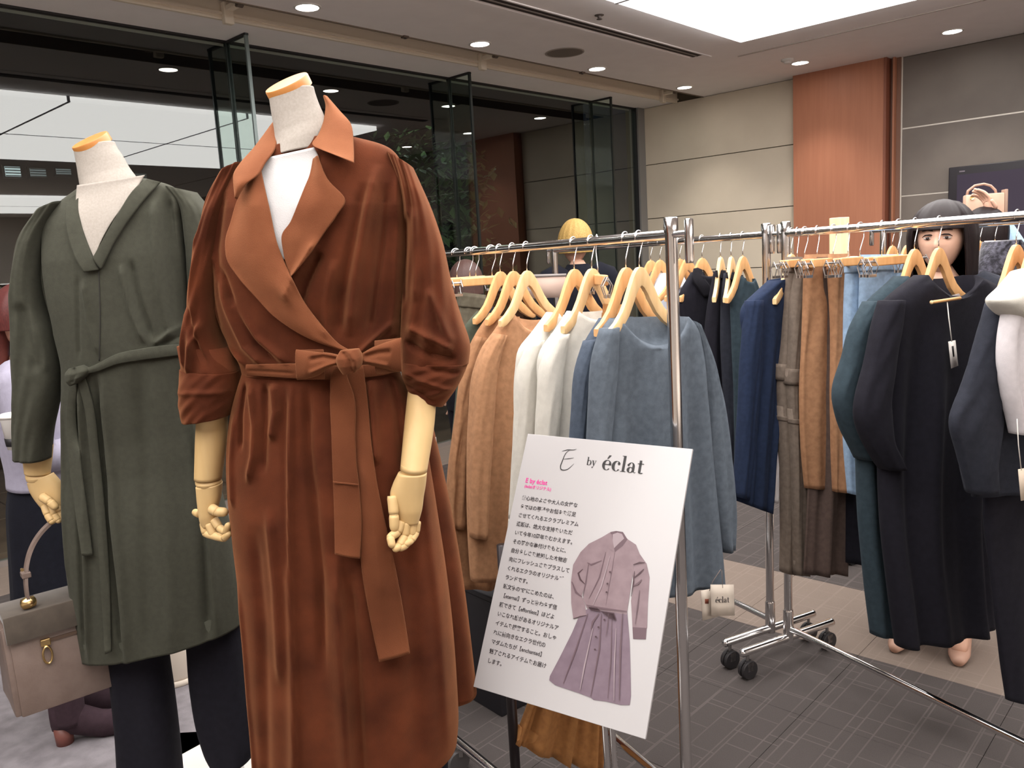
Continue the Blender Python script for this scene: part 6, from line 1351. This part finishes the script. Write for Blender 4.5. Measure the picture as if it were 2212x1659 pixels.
# the woman beside the left edge, her back half turned
bt = on_z(118, 1600, 0); kz = 1.55
wloc = (bt[0] + .07, bt[1] + .06, 0)
t, J, hp, k = person('person', 'woman in a lavender knit and dark skirt standing behind the green tunic, her face hidden', wloc, math.radians(112), 1.51, pose={'elr': (-.20, -.02, 1.06), 'wrr': (-.04, -.17, 1.06), 'ell': (.20, -.02, 1.06), 'wrl': (.05, -.19, 1.02)}, head_yaw=.1)
hair_cap(hp, M_hair_r, t, .03, .05, 1.05); o = rings('hair_tail', [(1.50 * k, 0, .075, .072, .035), (1.42 * k, 0, .09, .076, .04), (1.30 * k, 0, .11, .07, .04), (1.18 * k, 0, .125, .03, .02)], M_hair_r, t)
dress_up(t, J, k, M_lav, M_dkblue, shoes=M_boot, heel=.05, heel_mat=M_heelm, hem=.36, tall=.125, top_hem=.93, neckline=1.32)
for n in 'rl': limb('boot_shaft', [J['an' + n] + Vector((0, 0, .22)), J['an' + n] + Vector((0, 0, .0))], [.052, .045], M_boot, t)
MB().ball(tuple(hp(-.078, .006, -.035)), .006, 10, 8).build('earring', M_gold, t, True)
wb_ = thing('white_cup', 'white paper cup with a dark band held by the woman in lavender', 'cup', on_depth(34, 935, wloc[1] - .30))
MB().lathe([(.026, -.045), (.034, .045), (.036, .048), (.034, .05), (.03, .046)], 28).build('cup_body', white_paint, wb_, True)
MB().lathe([(.0285, -.035), (.0305, -.012)], 28).build('band', black_m, wb_, True)
MB().lathe([(.037, .046), (.037, .052), (.03, .058), (.01, .06)], 28).build('lid', white_paint, wb_, True)
# blond man by the window
pm_ = on_depth(1248, 620, 4.8)
t, J, hp, k = person('person', 'blond short-haired man in a dark navy jacket seen from behind by the window', (pm_[0], pm_[1], 0), math.pi + .35, 1.70, face=True)
hair_cap(hp, M_hair_b, t, .055, .055, 1.08, rough=.022); dress_up(t, J, k, M_dkblue, M_black, kind='trousers', shoes=M_shoe, bulk=1.12)
rings('jacket_collar', [(1.37 * k, 0, .018, .062, .065), (1.345 * k, 0, .018, .08, .08), (1.31 * k, 0, .02, .098, .09)], M_dkblue, t)
# person half hidden at the left end of the rack
pn = on_depth(1008, 640, 4.5)
t, J, hp, k = person('person', 'brown-haired person in dark clothes, head just below the left end of the bar', (pn[0], pn[1], 0), math.pi - .6, 1.50)
hair_cap(hp, noisy('mauve_brown_hair', srgb(62, 42, 38), srgb(86, 62, 56), 60, .5, stretch=(14, 14, 1)), t, .07, .05, 1.12); dress_up(t, J, k, M_black, M_black, kind='trousers', shoes=M_shoe)
# the dark-haired woman behind the right rack
HB = 2.87
pw = on_depth(2034, 505, HB); yaw_g = math.radians(-36)
t, J, hp, k = person('person', 'woman with long dark hair and fringe looking out between rack bar and hangers', (pw[0] + .0, HB, 0), yaw_g, 1.605, face=True)
hair_cap(hp, M_hair_d, t, .36, .030, 1.10, back=.10, wx=1.22, wy=1.30); dress_up(t, J, k, M_black2, M_black, kind='skirt', hem=.30, shoes=simple('tan_sandal', srgb(190, 150, 130), .5), heel=.03, heel_mat=M_heelm)
# the person holding up a bag, farther right
pb_ = on_depth(2132, 500, 3.9)
hb_ = on_depth(2142, 452, 3.42)
yb = math.radians(178); cyb, syb = math.cos(-yb), math.sin(-yb); kk = 1.60 / 1.6
def tol(w, loc, yw): dx, dy = w[0] - loc[0], w[1] - loc[1]; c_, s_ = math.cos(-yw), math.sin(-yw); return (dx * c_ - dy * s_, dx * s_ + dy * c_, w[2])
lc = (pb_[0], 3.92, 0)
wr_t = tol(on_depth(2152, 468, 3.90), lc, yb); el_t = tol(on_depth(2200, 556, 3.86), lc, yb)
t, J, hp, k = person('person', 'dark-haired person in light blue sleeves raising the tan bag beside the wall screen', lc, yb, 1.60, pose={'wrr': wr_t, 'elr': el_t}, head_yaw=.3)
hair_cap(hp, M_hair_d, t, .16, .04, 1.14); dress_up(t, J, k, M_lightblue, M_black, kind='trousers', shoes=M_shoe)
bc_ = on_depth(2124, 452, 4.06)
t = thing('tan_bag', 'tan handbag lifted overhead by the person in blue sleeves', 'handbag', (bc_[0], bc_[1], float(on_depth(2124, 480, 4.06)[2])), -.25)
bagbox(-.085, .085, [(-.035, 0), (.035, 0), (.028, .135), (-.028, .135)], 'body', M_bg, t, .006)
bagbox(.0845, .098, [(-.034, 0), (.034, 0), (.030, .15), (-.030, .15)], 'side_flap', simple('tan_bag_dark', srgb(150, 122, 104), .6), t, .003)
MB().tube([(-.075, 0, .13), (-.07, 0, .155), (-.04, 0, .178), (.0, 0, .183), (.03, 0, .172), (.05, 0, .15), (.055, 0, .13)], .006, 12).build('handle', simple('tan_bag_handle', srgb(166, 134, 116), .5), t, True)
MB().lathe([(.004, -.036), (.010, -.038), (.010, -.034)], 12, (-.06, 0, .12), (0, 1, 0)).build('stud', M_gold, t)
